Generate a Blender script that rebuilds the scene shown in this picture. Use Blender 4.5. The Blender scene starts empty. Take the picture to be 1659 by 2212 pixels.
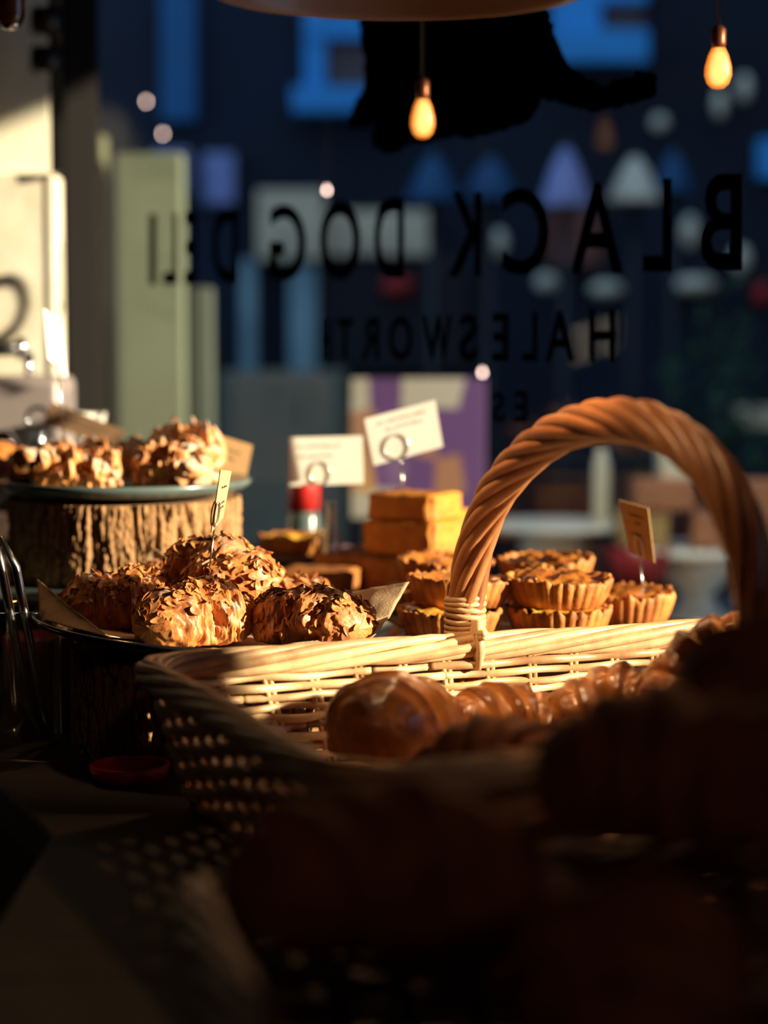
import bpy, bmesh, math, random
from mathutils import Vector, Matrix, noise as mn
PI = math.pi
SC = bpy.context.scene
COL = SC.collection
F = 4500.0
CZ = 1.32
TH = math.atan(406 / F)
CAM = Vector((0, 0, CZ))
FW = Vector((0, math.cos(TH), -math.sin(TH))); UP = Vector((0, math.sin(TH), math.cos(TH)))

# ------------------------------------------------------------ measuring helpers
def ray(px, py):
    return FW + Vector(((px - 829.5) / F, 0, 0)) + UP * (-(py - 1106) / F)
def at(px, py, Y):
    d = ray(px, py); return CAM + d * (Y / d.y)
def atplane(px, py, p0, n):
    d = ray(px, py); return CAM + d * ((p0 - CAM).dot(n) / d.dot(n))

# ------------------------------------------------------------ materials
def _new(name):
    m = bpy.data.materials.new(name); m.use_nodes = True
    nt = m.node_tree; b = nt.nodes['Principled BSDF']
    return m, nt, b
def mat(name, c, c2=None, scale=20, rough=.5, bump=0, bscale=60, metal=0, spec=.5, stretch=(1, 1, 1), sub=0, coat=0, emis=None, estr=0, trans=0, ior=1.45, detail=4, contrast=(.35, .65)):
    m, nt, b = _new(name); L = nt.links; N = nt.nodes
    b.inputs['Base Color'].default_value = (*c, 1); b.inputs['Roughness'].default_value = rough
    b.inputs['Metallic'].default_value = metal; b.inputs['Specular IOR Level'].default_value = spec
    b.inputs['Coat Weight'].default_value = coat; b.inputs['Coat Roughness'].default_value = .15
    b.inputs['Transmission Weight'].default_value = trans; b.inputs['IOR'].default_value = ior
    if sub: b.inputs['Subsurface Weight'].default_value = sub; b.inputs['Subsurface Scale'].default_value = .006; b.inputs['Subsurface Radius'].default_value = (1, .45, .2)
    if emis: b.inputs['Emission Color'].default_value = (*emis, 1); b.inputs['Emission Strength'].default_value = estr
    tc = N.new('ShaderNodeTexCoord'); mp = N.new('ShaderNodeMapping'); mp.inputs['Scale'].default_value = stretch
    L.new(tc.outputs['Object'], mp.inputs[0])
    if c2:
        no = N.new('ShaderNodeTexNoise'); no.inputs['Scale'].default_value = scale; no.inputs['Detail'].default_value = detail
        L.new(mp.outputs[0], no.inputs['Vector'])
        r = N.new('ShaderNodeValToRGB'); r.color_ramp.elements[0].position = contrast[0]; r.color_ramp.elements[1].position = contrast[1]
        r.color_ramp.elements[0].color = (*c, 1); r.color_ramp.elements[1].color = (*c2, 1)
        L.new(no.outputs[0], r.inputs[0]); L.new(r.outputs[0], b.inputs['Base Color'])
    if bump:
        n2 = N.new('ShaderNodeTexNoise'); n2.inputs['Scale'].default_value = bscale; n2.inputs['Detail'].default_value = 6
        L.new(mp.outputs[0], n2.inputs['Vector'])
        bp = N.new('ShaderNodeBump'); bp.inputs['Strength'].default_value = 1; bp.inputs['Distance'].default_value = bump
        L.new(n2.outputs[0], bp.inputs['Height']); L.new(bp.outputs[0], b.inputs['Normal'])
    return m

def pastry_mat(name, light, dark, sugar=0.0, rough=.35, coat=.3, lines=260, lw_=.7):
    """baked dough: toasting from the mesh attribute 'toast', flaky layer lines along attribute 'pc'"""
    m, nt, b = _new(name); L = nt.links; N = nt.nodes
    a = N.new('ShaderNodeAttribute'); a.attribute_name = 'toast'
    pc = N.new('ShaderNodeAttribute'); pc.attribute_name = 'pc'
    mp = N.new('ShaderNodeMapping'); mp.inputs['Scale'].default_value = (lines, 1.2, 1); L.new(pc.outputs['Vector'], mp.inputs[0])
    ln = N.new('ShaderNodeTexNoise'); ln.inputs['Scale'].default_value = 1; ln.inputs['Detail'].default_value = 5; L.new(mp.outputs[0], ln.inputs['Vector'])
    tc = N.new('ShaderNodeTexCoord')
    no = N.new('ShaderNodeTexNoise'); no.inputs['Scale'].default_value = 45; no.inputs['Detail'].default_value = 6; L.new(tc.outputs['Object'], no.inputs['Vector'])
    ad = N.new('ShaderNodeMath'); ad.operation = 'MULTIPLY_ADD'; ad.inputs[1].default_value = lw_; L.new(ln.outputs[0], ad.inputs[0]); L.new(a.outputs['Fac'], ad.inputs[2])
    a2 = N.new('ShaderNodeMath'); a2.operation = 'MULTIPLY_ADD'; a2.inputs[1].default_value = .9; L.new(no.outputs[0], a2.inputs[0]); L.new(ad.outputs[0], a2.inputs[2])
    r = N.new('ShaderNodeValToRGB'); r.color_ramp.elements[0].position = .50; r.color_ramp.elements[1].position = .92
    mrg = N.new('ShaderNodeMath'); mrg.operation = 'MULTIPLY'; mrg.inputs[1].default_value = .6; L.new(a2.outputs[0], mrg.inputs[0])
    r.color_ramp.elements[0].color = (*light, 1); r.color_ramp.elements[1].color = (*dark, 1)
    L.new(mrg.outputs[0], r.inputs[0])
    out = r.outputs[0]
    b.inputs['Roughness'].default_value = rough; b.inputs['Coat Weight'].default_value = coat; b.inputs['Coat Roughness'].default_value = .2
    if sugar:
        ge = N.new('ShaderNodeNewGeometry'); sp = N.new('ShaderNodeSeparateXYZ'); L.new(ge.outputs['Normal'], sp.inputs[0])
        s1 = N.new('ShaderNodeTexNoise'); s1.inputs['Scale'].default_value = 28; s1.inputs['Detail'].default_value = 3; L.new(tc.outputs['Object'], s1.inputs['Vector'])
        s2 = N.new('ShaderNodeTexNoise'); s2.inputs['Scale'].default_value = 700; s2.inputs['Detail'].default_value = 2; L.new(tc.outputs['Object'], s2.inputs['Vector'])
        q = N.new('ShaderNodeMath'); q.operation = 'MULTIPLY_ADD'; q.inputs[1].default_value = .35; L.new(sp.outputs[2], q.inputs[0]); L.new(s1.outputs[0], q.inputs[2])
        q2 = N.new('ShaderNodeMath'); q2.operation = 'MULTIPLY_ADD'; q2.inputs[1].default_value = .5; L.new(s2.outputs[0], q2.inputs[0]); L.new(q.outputs[0], q2.inputs[2])
        mr = N.new('ShaderNodeMapRange'); mr.inputs['From Min'].default_value = 1.02 - sugar * .18; mr.inputs['From Max'].default_value = 1.22 - sugar * .18; mr.inputs['To Max'].default_value = .7
        L.new(q2.outputs[0], mr.inputs[0])
        mx = N.new('ShaderNodeMix'); mx.data_type = 'RGBA'; mx.inputs[7].default_value = (.74, .62, .50, 1)
        L.new(mr.outputs[0], mx.inputs[0]); L.new(out, mx.inputs[6]); out = mx.outputs[2]
        iv = N.new('ShaderNodeMapRange'); iv.inputs['To Min'].default_value = rough; iv.inputs['To Max'].default_value = .95; L.new(mr.outputs[0], iv.inputs[0]); L.new(iv.outputs[0], b.inputs['Roughness'])
    L.new(out, b.inputs['Base Color'])
    bh = N.new('ShaderNodeMath'); bh.operation = 'MULTIPLY_ADD'; bh.inputs[1].default_value = lw_; L.new(ln.outputs[0], bh.inputs[0]); L.new(no.outputs[0], bh.inputs[2])
    bp = N.new('ShaderNodeBump'); bp.inputs['Strength'].default_value = .9; bp.inputs['Distance'].default_value = .0022
    L.new(bh.outputs[0], bp.inputs['Height']); L.new(bp.outputs[0], b.inputs['Normal'])
    b.inputs['Subsurface Weight'].default_value = .12; b.inputs['Subsurface Scale'].default_value = .004; b.inputs['Subsurface Radius'].default_value = (1, .4, .15)
    return m

def glass_pane_mat():
    m = bpy.data.materials.new('window_glass'); m.use_nodes = True; nt = m.node_tree; nt.nodes.clear()
    o = nt.nodes.new('ShaderNodeOutputMaterial'); t = nt.nodes.new('ShaderNodeBsdfTransparent'); g = nt.nodes.new('ShaderNodeBsdfGlossy')
    t.inputs[0].default_value = (.93, .97, .98, 1); g.inputs['Roughness'].default_value = .02
    mx = nt.nodes.new('ShaderNodeMixShader'); mx.inputs[0].default_value = .009
    nt.links.new(t.outputs[0], mx.inputs[1]); nt.links.new(g.outputs[0], mx.inputs[2]); nt.links.new(mx.outputs[0], o.inputs[0])
    return m
def clear_glass(name, tint=(.9, .95, .95), refl=.14):
    m = bpy.data.materials.new(name); m.use_nodes = True; nt = m.node_tree; nt.nodes.clear()
    o = nt.nodes.new('ShaderNodeOutputMaterial'); t = nt.nodes.new('ShaderNodeBsdfTransparent'); g = nt.nodes.new('ShaderNodeBsdfGlossy')
    t.inputs[0].default_value = (*tint, 1); g.inputs['Roughness'].default_value = .06
    lw = nt.nodes.new('ShaderNodeLayerWeight'); lw.inputs[0].default_value = .35
    ad = nt.nodes.new('ShaderNodeMath'); ad.operation = 'MULTIPLY_ADD'; ad.inputs[1].default_value = .6; ad.inputs[2].default_value = refl; ad.use_clamp = True
    mx = nt.nodes.new('ShaderNodeMixShader'); nt.links.new(lw.outputs[1], ad.inputs[0]); nt.links.new(ad.outputs[0], mx.inputs[0])
    nt.links.new(t.outputs[0], mx.inputs[1]); nt.links.new(g.outputs[0], mx.inputs[2]); nt.links.new(mx.outputs[0], o.inputs[0])
    return m
def bark_mat():
    m, nt, b = _new('bark'); L = nt.links; N = nt.nodes
    a = N.new('ShaderNodeAttribute'); a.attribute_name = 'toast'
    tc = N.new('ShaderNodeTexCoord'); no = N.new('ShaderNodeTexNoise'); no.inputs['Scale'].default_value = 130; no.inputs['Detail'].default_value = 8; L.new(tc.outputs['Object'], no.inputs['Vector'])
    r = N.new('ShaderNodeValToRGB'); r.color_ramp.elements[0].color = (.03, .015, .009, 1); r.color_ramp.elements[1].color = (.44, .23, .09, 1)
    ad = N.new('ShaderNodeMath'); ad.operation = 'MULTIPLY_ADD'; ad.inputs[1].default_value = .5; ad.inputs[2].default_value = -.25; L.new(no.outputs[0], ad.inputs[0])
    a2 = N.new('ShaderNodeMath'); L.new(ad.outputs[0], a2.inputs[0]); L.new(a.outputs['Fac'], a2.inputs[1])
    L.new(a2.outputs[0], r.inputs[0]); L.new(r.outputs[0], b.inputs['Base Color']); b.inputs['Roughness'].default_value = .9
    bp = N.new('ShaderNodeBump'); bp.inputs['Distance'].default_value = .003; L.new(no.outputs[0], bp.inputs['Height']); L.new(bp.outputs[0], b.inputs['Normal'])
    return m
def wicker_mat(name, c1, c2):
    m, nt, b = _new(name); L = nt.links; N = nt.nodes
    a = N.new('ShaderNodeAttribute'); a.attribute_name = 'toast'
    tc = N.new('ShaderNodeTexCoord'); no = N.new('ShaderNodeTexNoise'); no.inputs['Scale'].default_value = 60; no.inputs['Detail'].default_value = 6; L.new(tc.outputs['Object'], no.inputs['Vector'])
    ad = N.new('ShaderNodeMath'); ad.operation = 'MULTIPLY_ADD'; ad.inputs[1].default_value = .9; ad.inputs[2].default_value = -.45; L.new(no.outputs[0], ad.inputs[0])
    a2 = N.new('ShaderNodeMath'); L.new(ad.outputs[0], a2.inputs[0]); L.new(a.outputs['Fac'], a2.inputs[1])
    r = N.new('ShaderNodeValToRGB'); r.color_ramp.elements[0].color = (*c1, 1); r.color_ramp.elements[1].color = (*c2, 1)
    L.new(a2.outputs[0], r.inputs[0]); L.new(r.outputs[0], b.inputs['Base Color']); b.inputs['Roughness'].default_value = .42
    bp = N.new('ShaderNodeBump'); bp.inputs['Distance'].default_value = .0008; L.new(no.outputs[0], bp.inputs['Height']); L.new(bp.outputs[0], b.inputs['Normal'])
    return m
def pattern_mat():
    m, nt, b = _new('patterned_paper'); L = nt.links; N = nt.nodes
    tc = N.new('ShaderNodeTexCoord'); mp = N.new('ShaderNodeMapping'); mp.inputs['Scale'].default_value = (13, 13, 10); L.new(tc.outputs['Object'], mp.inputs[0])
    v = N.new('ShaderNodeTexVoronoi'); v.inputs['Scale'].default_value = 1.45; v.inputs['Randomness'].default_value = .35; L.new(mp.outputs[0], v.inputs['Vector'])
    sp = N.new('ShaderNodeSeparateColor'); L.new(v.outputs['Color'], sp.inputs[0])
    r = N.new('ShaderNodeValToRGB'); r.color_ramp.interpolation = 'CONSTANT'
    e = r.color_ramp.elements; e[0].color = (.05, .015, .09, 1); e[1].position = .5; e[1].color = (.22, .21, .18, 1)
    x = e.new(.62); x.color = (.26, .14, .035, 1); x = e.new(.74); x.color = (.07, .025, .11, 1); x = e.new(.85); x.color = (.18, .08, .04, 1)
    L.new(sp.outputs[0], r.inputs[0]); L.new(r.outputs[0], b.inputs['Base Color']); b.inputs['Roughness'].default_value = .7
    return m

M = {}
M['wicker'] = wicker_mat('pale_wicker', (.28, .12, .045), (.74, .49, .25))
M['wicker_h'] = wicker_mat('red_brown_wicker', (.20, .06, .02), (.50, .205, .07))
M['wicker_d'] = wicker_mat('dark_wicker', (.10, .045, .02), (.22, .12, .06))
M['croissant'] = pastry_mat('croissant_crust', (.62, .24, .055), (.20, .05, .012), 0, .28, .55, 300)
M['almond_dough'] = pastry_mat('almond_croissant_crust', (.58, .205, .05), (.17, .045, .012), .42, .5, .1, 300, .3)
M['sugar_dough'] = pastry_mat('sugared_pastry', (.66, .27, .07), (.22, .06, .02), 1.1, .6, 0, 200, .25)
M['flake'] = mat('almond_flake', (.60, .255, .07), (.32, .095, .022), 55, .5, .0003, 300)
M['crust'] = mat('tart_crust', (.62, .25, .05), (.34, .10, .02), 40, .55, .0008, 200)
M['dull'] = pastry_mat('shaded_crust', (.34, .11, .035), (.10, .03, .012), 0, .75, 0, 200)  # darker, matt copy of the croissant crust; foreground shade put into the colour
M['filling'] = mat('tart_filling', (.66, .24, .035), (.26, .06, .012), 28, .22, .0015, 120, coat=.5, sub=.1)
M['filling_y'] = mat('yellow_tart_filling', (.80, .46, .06), (.55, .16, .02), 26, .25, .0015, 120, coat=.4, sub=.1)
M['cake'] = mat('orange_cake', (.66, .25, .022), (.50, .16, .018), 60, .6, .0016, 220, sub=.1)
M['cake_dark'] = mat('brown_cake', (.40, .15, .03), (.26, .08, .02), 60, .6, .0016, 220)
M['bark'] = bark_mat()
M['wood_cut'] = mat('cut_wood', (.5, .3, .15), (.33, .18, .08), 30, .8, .0006, 200)
M['counter'] = mat('old_dark_timber', (.05, .028, .02), (.02, .013, .01), 6, .6, .0012, 30, stretch=(1, 8, 8))
M['ledge'] = mat('dark_display_board', (.09, .05, .03), (.04, .025, .02), 8, .55, .001, 40, stretch=(8, 1, 8))
M['plate_black'] = mat('black_enamel', (.012, .011, .012), (.02, .018, .018), 20, .12, spec=.6, coat=.5)
M['plate_grey'] = mat('grey_green_stoneware', (.075, .105, .10), (.10, .135, .125), 20, .3, coat=.3)
M['paper'] = mat('brown_baking_parchment', (.50, .34, .19), (.42, .27, .15), 40, .75, .0008, 500)
M['card_white'] = mat('white_card', (.82, .79, .70), (.76, .72, .62), 20, .7)
M['card_kraft'] = mat('kraft_card', (.60, .38, .17), (.53, .32, .14), 300, .8)
M['card_dark'] = mat('dark_kraft_card', (.26, .15, .08), (.22, .12, .06), 200, .8)
M['ink'] = mat('black_ink', (.02, .018, .016), rough=.6)
M['wire'] = mat('steel_wire', (.62, .6, .56), rough=.22, metal=1)
M['chrome'] = mat('chrome', (.8, .8, .82), rough=.08, metal=1)
M['black'] = mat('black_plastic', (.012, .012, .012), rough=.35)
M['cream'] = mat('cream_paint', (.78, .74, .60), (.72, .66, .50), 5, .6, .0008, 20)
M['cream_d'] = mat('weathered_cream_paint', (.80, .76, .62), (.72, .64, .48), 14, .65, .0012, 40)
M['wall_dim'] = mat('dark_painted_wall', (.06, .05, .045), (.05, .042, .038), 3, .8)
M['floor'] = mat('dark_floor_boards', (.05, .035, .028), (.03, .02, .018), 4, .6, stretch=(6, 1, 1))
M['frame'] = mat('black_window_frame', (.010, .009, .009), rough=.95, spec=.05)
M['frame_brown'] = mat('red_brown_window_bead', (.10, .04, .025), rough=.5)
M['vinyl'] = mat('black_vinyl', (.0012, .0012, .0015), rough=1, spec=0)
M['shade'] = mat('cream_enamel_shade', (.62, .50, .42), rough=.35, coat=.3)
M['amber'] = mat('amber_glass', (.18, .05, .015), (.07, .02, .01), 60, .1, coat=.6)
M['glass'] = clear_glass('clear_glass')
M['pane'] = glass_pane_mat()
M['red'] = mat('red_glaze', (.45, .02, .015), rough=.4)
M['redbowl'] = mat('dark_red_ceramic', (.30, .012, .014), rough=.5)
M['pink'] = mat('magenta_petals', (.62, .12, .40), (.8, .5, .6), 60, .6)
M['white'] = mat('white_ceramic', (.93, .90, .72), rough=.35)
M['grey'] = mat('mauve_grey_metal', (.30, .25, .24), rough=.45, metal=.2)
M['green'] = mat('pale_green_paint', (.115, .12, .065), (.08, .085, .05), 3, .7)
M['bulb'] = None
m, nt, b = _new('glowing_amber_bulb')
lw = nt.nodes.new('ShaderNodeLayerWeight'); lw.inputs[0].default_value = .5
rr = nt.nodes.new('ShaderNodeValToRGB'); rr.color_ramp.elements[0].color = (1, .60, .16, 1); rr.color_ramp.elements[1].color = (.55, .13, .008, 1); rr.color_ramp.elements[0].position = .02; rr.color_ramp.elements[1].position = .45
nt.links.new(lw.outputs[1], rr.inputs[0]); nt.links.new(rr.outputs[0], b.inputs['Emission Color']); b.inputs['Emission Strength'].default_value = 1.7
b.inputs['Base Color'].default_value = (.3, .1, .02, 1); M['bulb'] = m
M['pin'] = mat('pale_pink_glint', (.6, .4, .35), emis=(1, .66, .55), estr=14)  # glow standing in for bulb reflections

# ------------------------------------------------------------ mesh helpers
def tag(o, label=None, cat=None, group=None, kind=None):
    if label: o['label'] = label
    if cat: o['category'] = cat
    if group: o['group'] = group
    if kind: o['kind'] = kind
    return o
def link(name, me, m, parent=None, smooth=True):
    o = bpy.data.objects.new(name, me); COL.objects.link(o)
    if m is not None: me.materials.append(m)
    if smooth: me.polygons.foreach_set('use_smooth', [True] * len(me.polygons))
    if parent: o.parent = parent
    return o
def pydata(name, V, Fc, m, parent=None, smooth=True, toast=None, pc=None):
    me = bpy.data.meshes.new(name); me.from_pydata([tuple(v) for v in V], [], Fc)
    if toast: me.attributes.new('toast', 'FLOAT', 'POINT').data.foreach_set('value', toast)
    if pc: me.attributes.new('pc', 'FLOAT_VECTOR', 'POINT').data.foreach_set('vector', [c for p in pc for c in p])
    me.update()
    return link(name, me, m, parent, smooth)
def empty(name, loc, rz=0, rx=0, ry=0, label=None, cat=None, group=None):
    o = bpy.data.objects.new(name, None); COL.objects.link(o); o.location = loc; o.rotation_euler = (rx, ry, rz); o.empty_display_size = .02
    return tag(o, label, cat, group)
class MB:
    def __init__(s): s.V = []; s.F = []; s.T = []
    def add(s, V, Fc, t=.5):
        n = len(s.V); s.V += [Vector(v) for v in V]; s.F += [tuple(i + n for i in f) for f in Fc]; s.T += [t] * len(V); return s
    def tube(s, pts, r, seg=8, t=.5, closed=False, cap=True):
        n = len(pts); pts = [Vector(p) for p in pts]; V = []; Fc = []
        prev = None
        for i, p in enumerate(pts):
            a = pts[(i - 1) % n] if closed or i > 0 else p; c = pts[(i + 1) % n] if closed or i < n - 1 else p
            d = (c - a).normalized()
            if prev is None: u = d.orthogonal().normalized()
            else: u = (prev - d * prev.dot(d)).normalized()
            prev = u; w = d.cross(u)
            rr = r[i] if isinstance(r, (list, tuple)) else r
            for k in range(seg):
                q = 2 * PI * k / seg; V.append(p + (u * math.cos(q) + w * math.sin(q)) * rr)
        m = n if closed else n - 1
        for i in range(m):
            for k in range(seg):
                i2 = (i + 1) % n
                Fc.append((i * seg + k, i * seg + (k + 1) % seg, i2 * seg + (k + 1) % seg, i2 * seg + k))
        if cap and not closed:
            Fc.append(tuple(range(seg - 1, -1, -1))); Fc.append(tuple((n - 1) * seg + k for k in range(seg)))
        return s.add(V, Fc, t)
    def lathe(s, prof, seg=48, c=(0, 0, 0), fr=None, t=.5):
        V = []; Fc = []; n = len(prof)
        for k in range(seg):
            q = 2 * PI * k / seg; f = fr(q) if fr else 1
            for (r, z) in prof: V.append((c[0] + r * f * math.cos(q), c[1] + r * f * math.sin(q), c[2] + z))
        for k in range(seg):
            for i in range(n - 1):
                a = k * n + i; b2 = ((k + 1) % seg) * n + i; Fc.append((a, b2, b2 + 1, a + 1))
        return s.add(V, Fc, t)
    def box(s, a, b2, bev=0):
        x0, y0, z0 = a; x1, y1, z1 = b2
        V = [(x0, y0, z0), (x1, y0, z0), (x1, y1, z0), (x0, y1, z0), (x0, y0, z1), (x1, y0, z1), (x1, y1, z1), (x0, y1, z1)]
        return s.add(V, [(3, 2, 1, 0), (4, 5, 6, 7), (0, 1, 5, 4), (1, 2, 6, 5), (2, 3, 7, 6), (3, 0, 4, 7)])
    def prism(s, poly, z0, z1):
        n = len(poly); V = [(p[0], p[1], z0) for p in poly] + [(p[0], p[1], z1) for p in poly]
        return s.add(V, [tuple(range(n - 1, -1, -1)), tuple(range(n, 2 * n))] + [(i, (i + 1) % n, n + (i + 1) % n, n + i) for i in range(n)])
    def xf(s, mtx): s.V = [mtx @ v for v in s.V]; return s
    def build(s, name, m, parent=None, smooth=True, bevel=0, segs=2):
        o = pydata(name, s.V, s.F, m, parent, smooth, toast=s.T)
        if bevel:
            bv = o.modifiers.new('b', 'BEVEL'); bv.width = bevel; bv.segments = segs; bv.limit_method = 'ANGLE'
            if smooth: 
                try: o.data.set_sharp_from_angle(angle=math.radians(40))
                except Exception: pass
        return o
def struct(o): o['kind'] = 'structure'; return o
def copy_tree(o, parent=None):
    c = o.copy(); COL.objects.link(c)
    if parent: c.parent = parent
    for ch in list(o.children): copy_tree(ch, c)
    return c

# ------------------------------------------------------------ the room
E = Vector((-.953, 1, 0)).normalized(); NO = Vector((E.y, -E.x, 0))   # along the shop window; outwards
W0 = Vector((.38, 2.3, 0))
def wl(a, off=0): return W0 + E * a + NO * off
AL = 1.243; AR = -1.40
def wbox(a0, a1, z0, z1, o0=-.04, o1=.06):
    m = MB(); q = [wl(a0, o0), wl(a1, o0), wl(a1, o1), wl(a0, o1)]
    return m.prism([(p.x, p.y) for p in reversed(q)], z0, z1)
far_r = wl(-5.25)
struct(MB().box((-1.8, -1.6, -.1), (4.3, 4.0, 0)).build('floor', M['floor'], smooth=False))
ceil_poly = [(-1.8, -1.6), (far_r.x, far_r.y - .1), (wl(AL + .3).x, wl(AL + .3).y), (-1.8, 3.3)]
struct(MB().prism(ceil_poly, 2.6, 2.7).build('ceiling', M['wall_dim'], smooth=False))
struct(MB().box((-1.8, -1.7, 0), (4.3, -1.6, 2.6)).build('wall_back', M['wall_dim'], smooth=False))
struct(MB().box((-1.9, -1.6, 0), (-1.8, 3.4, 2.6)).build('wall_left', M['wall_dim'], smooth=False))
struct(wbox(-5.3, AR, 0, 2.6).build('wall_right', M['wall_dim'], smooth=False))
struct(wbox(AR, AL, 0, .95).build('wall_window', M['wall_dim'], smooth=False))
struct(wbox(AR, AL, 2.35, 2.6).build('trim_1', M['wall_dim'], smooth=False))
pj = wl(AL)
# cream pier left of the window
struct(MB().prism([(-.78, 3.09), (pj.x - .018, 3.115), (pj.x - .02, pj.y), (pj.x - .05, pj.y + .12), (-.78, 3.32)], 0, 2.6).build('wall_front', M['cream'], smooth=False))
struct(MB().prism([(-1.8, 3.05), (-.78, 3.09), (-.78, 3.32), (-1.8, 3.3)], 0, 2.6).build('wall_front.001', M['wall_dim'], smooth=False))
struct(wbox(AR, AL, .962, 2.35, -.003, .003).build('window_1', M['pane'], smooth=False))
fr = MB(); 
for (a0, a1, z0, z1) in ((AR - .03, AR + .03, .95, 2.35), (AL - .035, AL, .95, 2.35), (AR, AL, .95, .963), (AR, AL, 2.32, 2.35)):
    b2 = wbox(a0, a1, z0, z1, -.03, .03); fr.add(b2.V, b2.F)
struct(fr.build('trim_2', M['frame'], smooth=False))
p = at(140, 600, 3.18)
struct(MB().box((p.x - .004, p.y + .001, .95), (p.x + .012, p.y + .012, 2.3)).build('trim_3', M['frame_brown'], smooth=False))
# cream upright panel in front of the pier, black pipe above it
p0 = at(-60, 375, 3.04); p1 = at(124, 375, 3.04)
t = empty('wall_panel', (0, 0, 0), label='tall cream painted panel with rounded moulding against the pier beside the window', cat='panel')
MB().box((p0.x, 3.04, 0), (p1.x - .004, 3.115, p0.z)).build('panel_board', M['cream_d'], t, smooth=True, bevel=.006)
MB().tube([(p1.x - .010, 3.046, 0.0), (p1.x - .010, 3.046, p0.z - .006)], .0095, 16).build('moulding', M['cream_d'], t)
px = at(122, 100, 3.04)
g = empty('rail', (0, 0, 0), label='black vertical pipe with two clamps running down to the cream panel', cat='pipe')
MB().tube([(px.x, 3.03, p0.z), (px.x, 3.03, 2.55)], .010, 14).build('pipe', M['black'], g)
for yy in (45, 130): 
    q = at(100, yy, 3.03); MB().lathe([(0, -.02), (.022, -.018), (.024, 0), (.022, .018), (0, .02)], 20, (q.x, 3.03, q.z)).build('clamp', M['black'], g)

# counter
cp = [(-.62, 2.60), (-.40, 1.98), (-.275, 1.69), (-.27, .62), (1.55, .62)]
w1 = wl(AR + .1, -.06); w2 = wl(.62, -.06)
cp += [(w1.x, w1.y), (w2.x, w2.y)]
struct(MB().prism(cp, .86, .90).build('trim_4', M['counter'], smooth=False, bevel=.004))
struct(MB().prism([(-.5, 2.5), (-.2, 1.75), (-.2, .7), (1.4, .7), (w1.x - .05, w1.y), (w2.x - .05, w2.y)], 0, .86).build('trim_5', M['wall_dim'], smooth=False))
l1 = wl(-.25, -.055); l2 = wl(.66, -.055)
o = MB().prism([(-.09, 2.30), (.03, 2.09), (.05, 2.0), (.42, 2.135), (l1.x, l1.y), (l2.x, l2.y)], .90, .998).build('display_board', M['ledge'], smooth=False, bevel=.004)
tag(o, 'raised dark wooden display block under the tarts and cake by the window', 'display block')

# ------------------------------------------------------------ wicker basket
BU = Vector((.929, .370, 0)); BV = Vector((.370, -.929, 0)); BC0 = Vector((-.218, 1.82, 0))
BL, BWD, ZR = .64, .52, 1.018
def rrect(L, W, r, n=400):
    """closed rounded rectangle path in basket coordinates, evenly spaced"""
    segs = []; P = []
    cs = [(L - r, r, -PI / 2), (L - r, W - r, 0), (r, W - r, PI / 2), (r, r, PI)]
    for (cx, cy, a0) in cs:
        for k in range(17):
            a = a0 + PI / 2 * k / 16; P.append(Vector((cx + r * math.cos(a), cy + r * math.sin(a), 0)))
    P.append(P[0].copy()); d = [0]
    for i in range(1, len(P)): d.append(d[-1] + (P[i] - P[i - 1]).length)
    out = []; j = 0
    for k in range(n):
        s = d[-1] * k / n
        while d[j + 1] < s: j += 1
        f = (s - d[j]) / (d[j + 1] - d[j]); out.append(P[j].lerp(P[j + 1], f))
    nor = []
    for k in range(n):
        t = (out[(k + 1) % n] - out[k - 1]).normalized(); nor.append(Vector((t.y, -t.x, 0)))
    return out, nor, d[-1]
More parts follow.
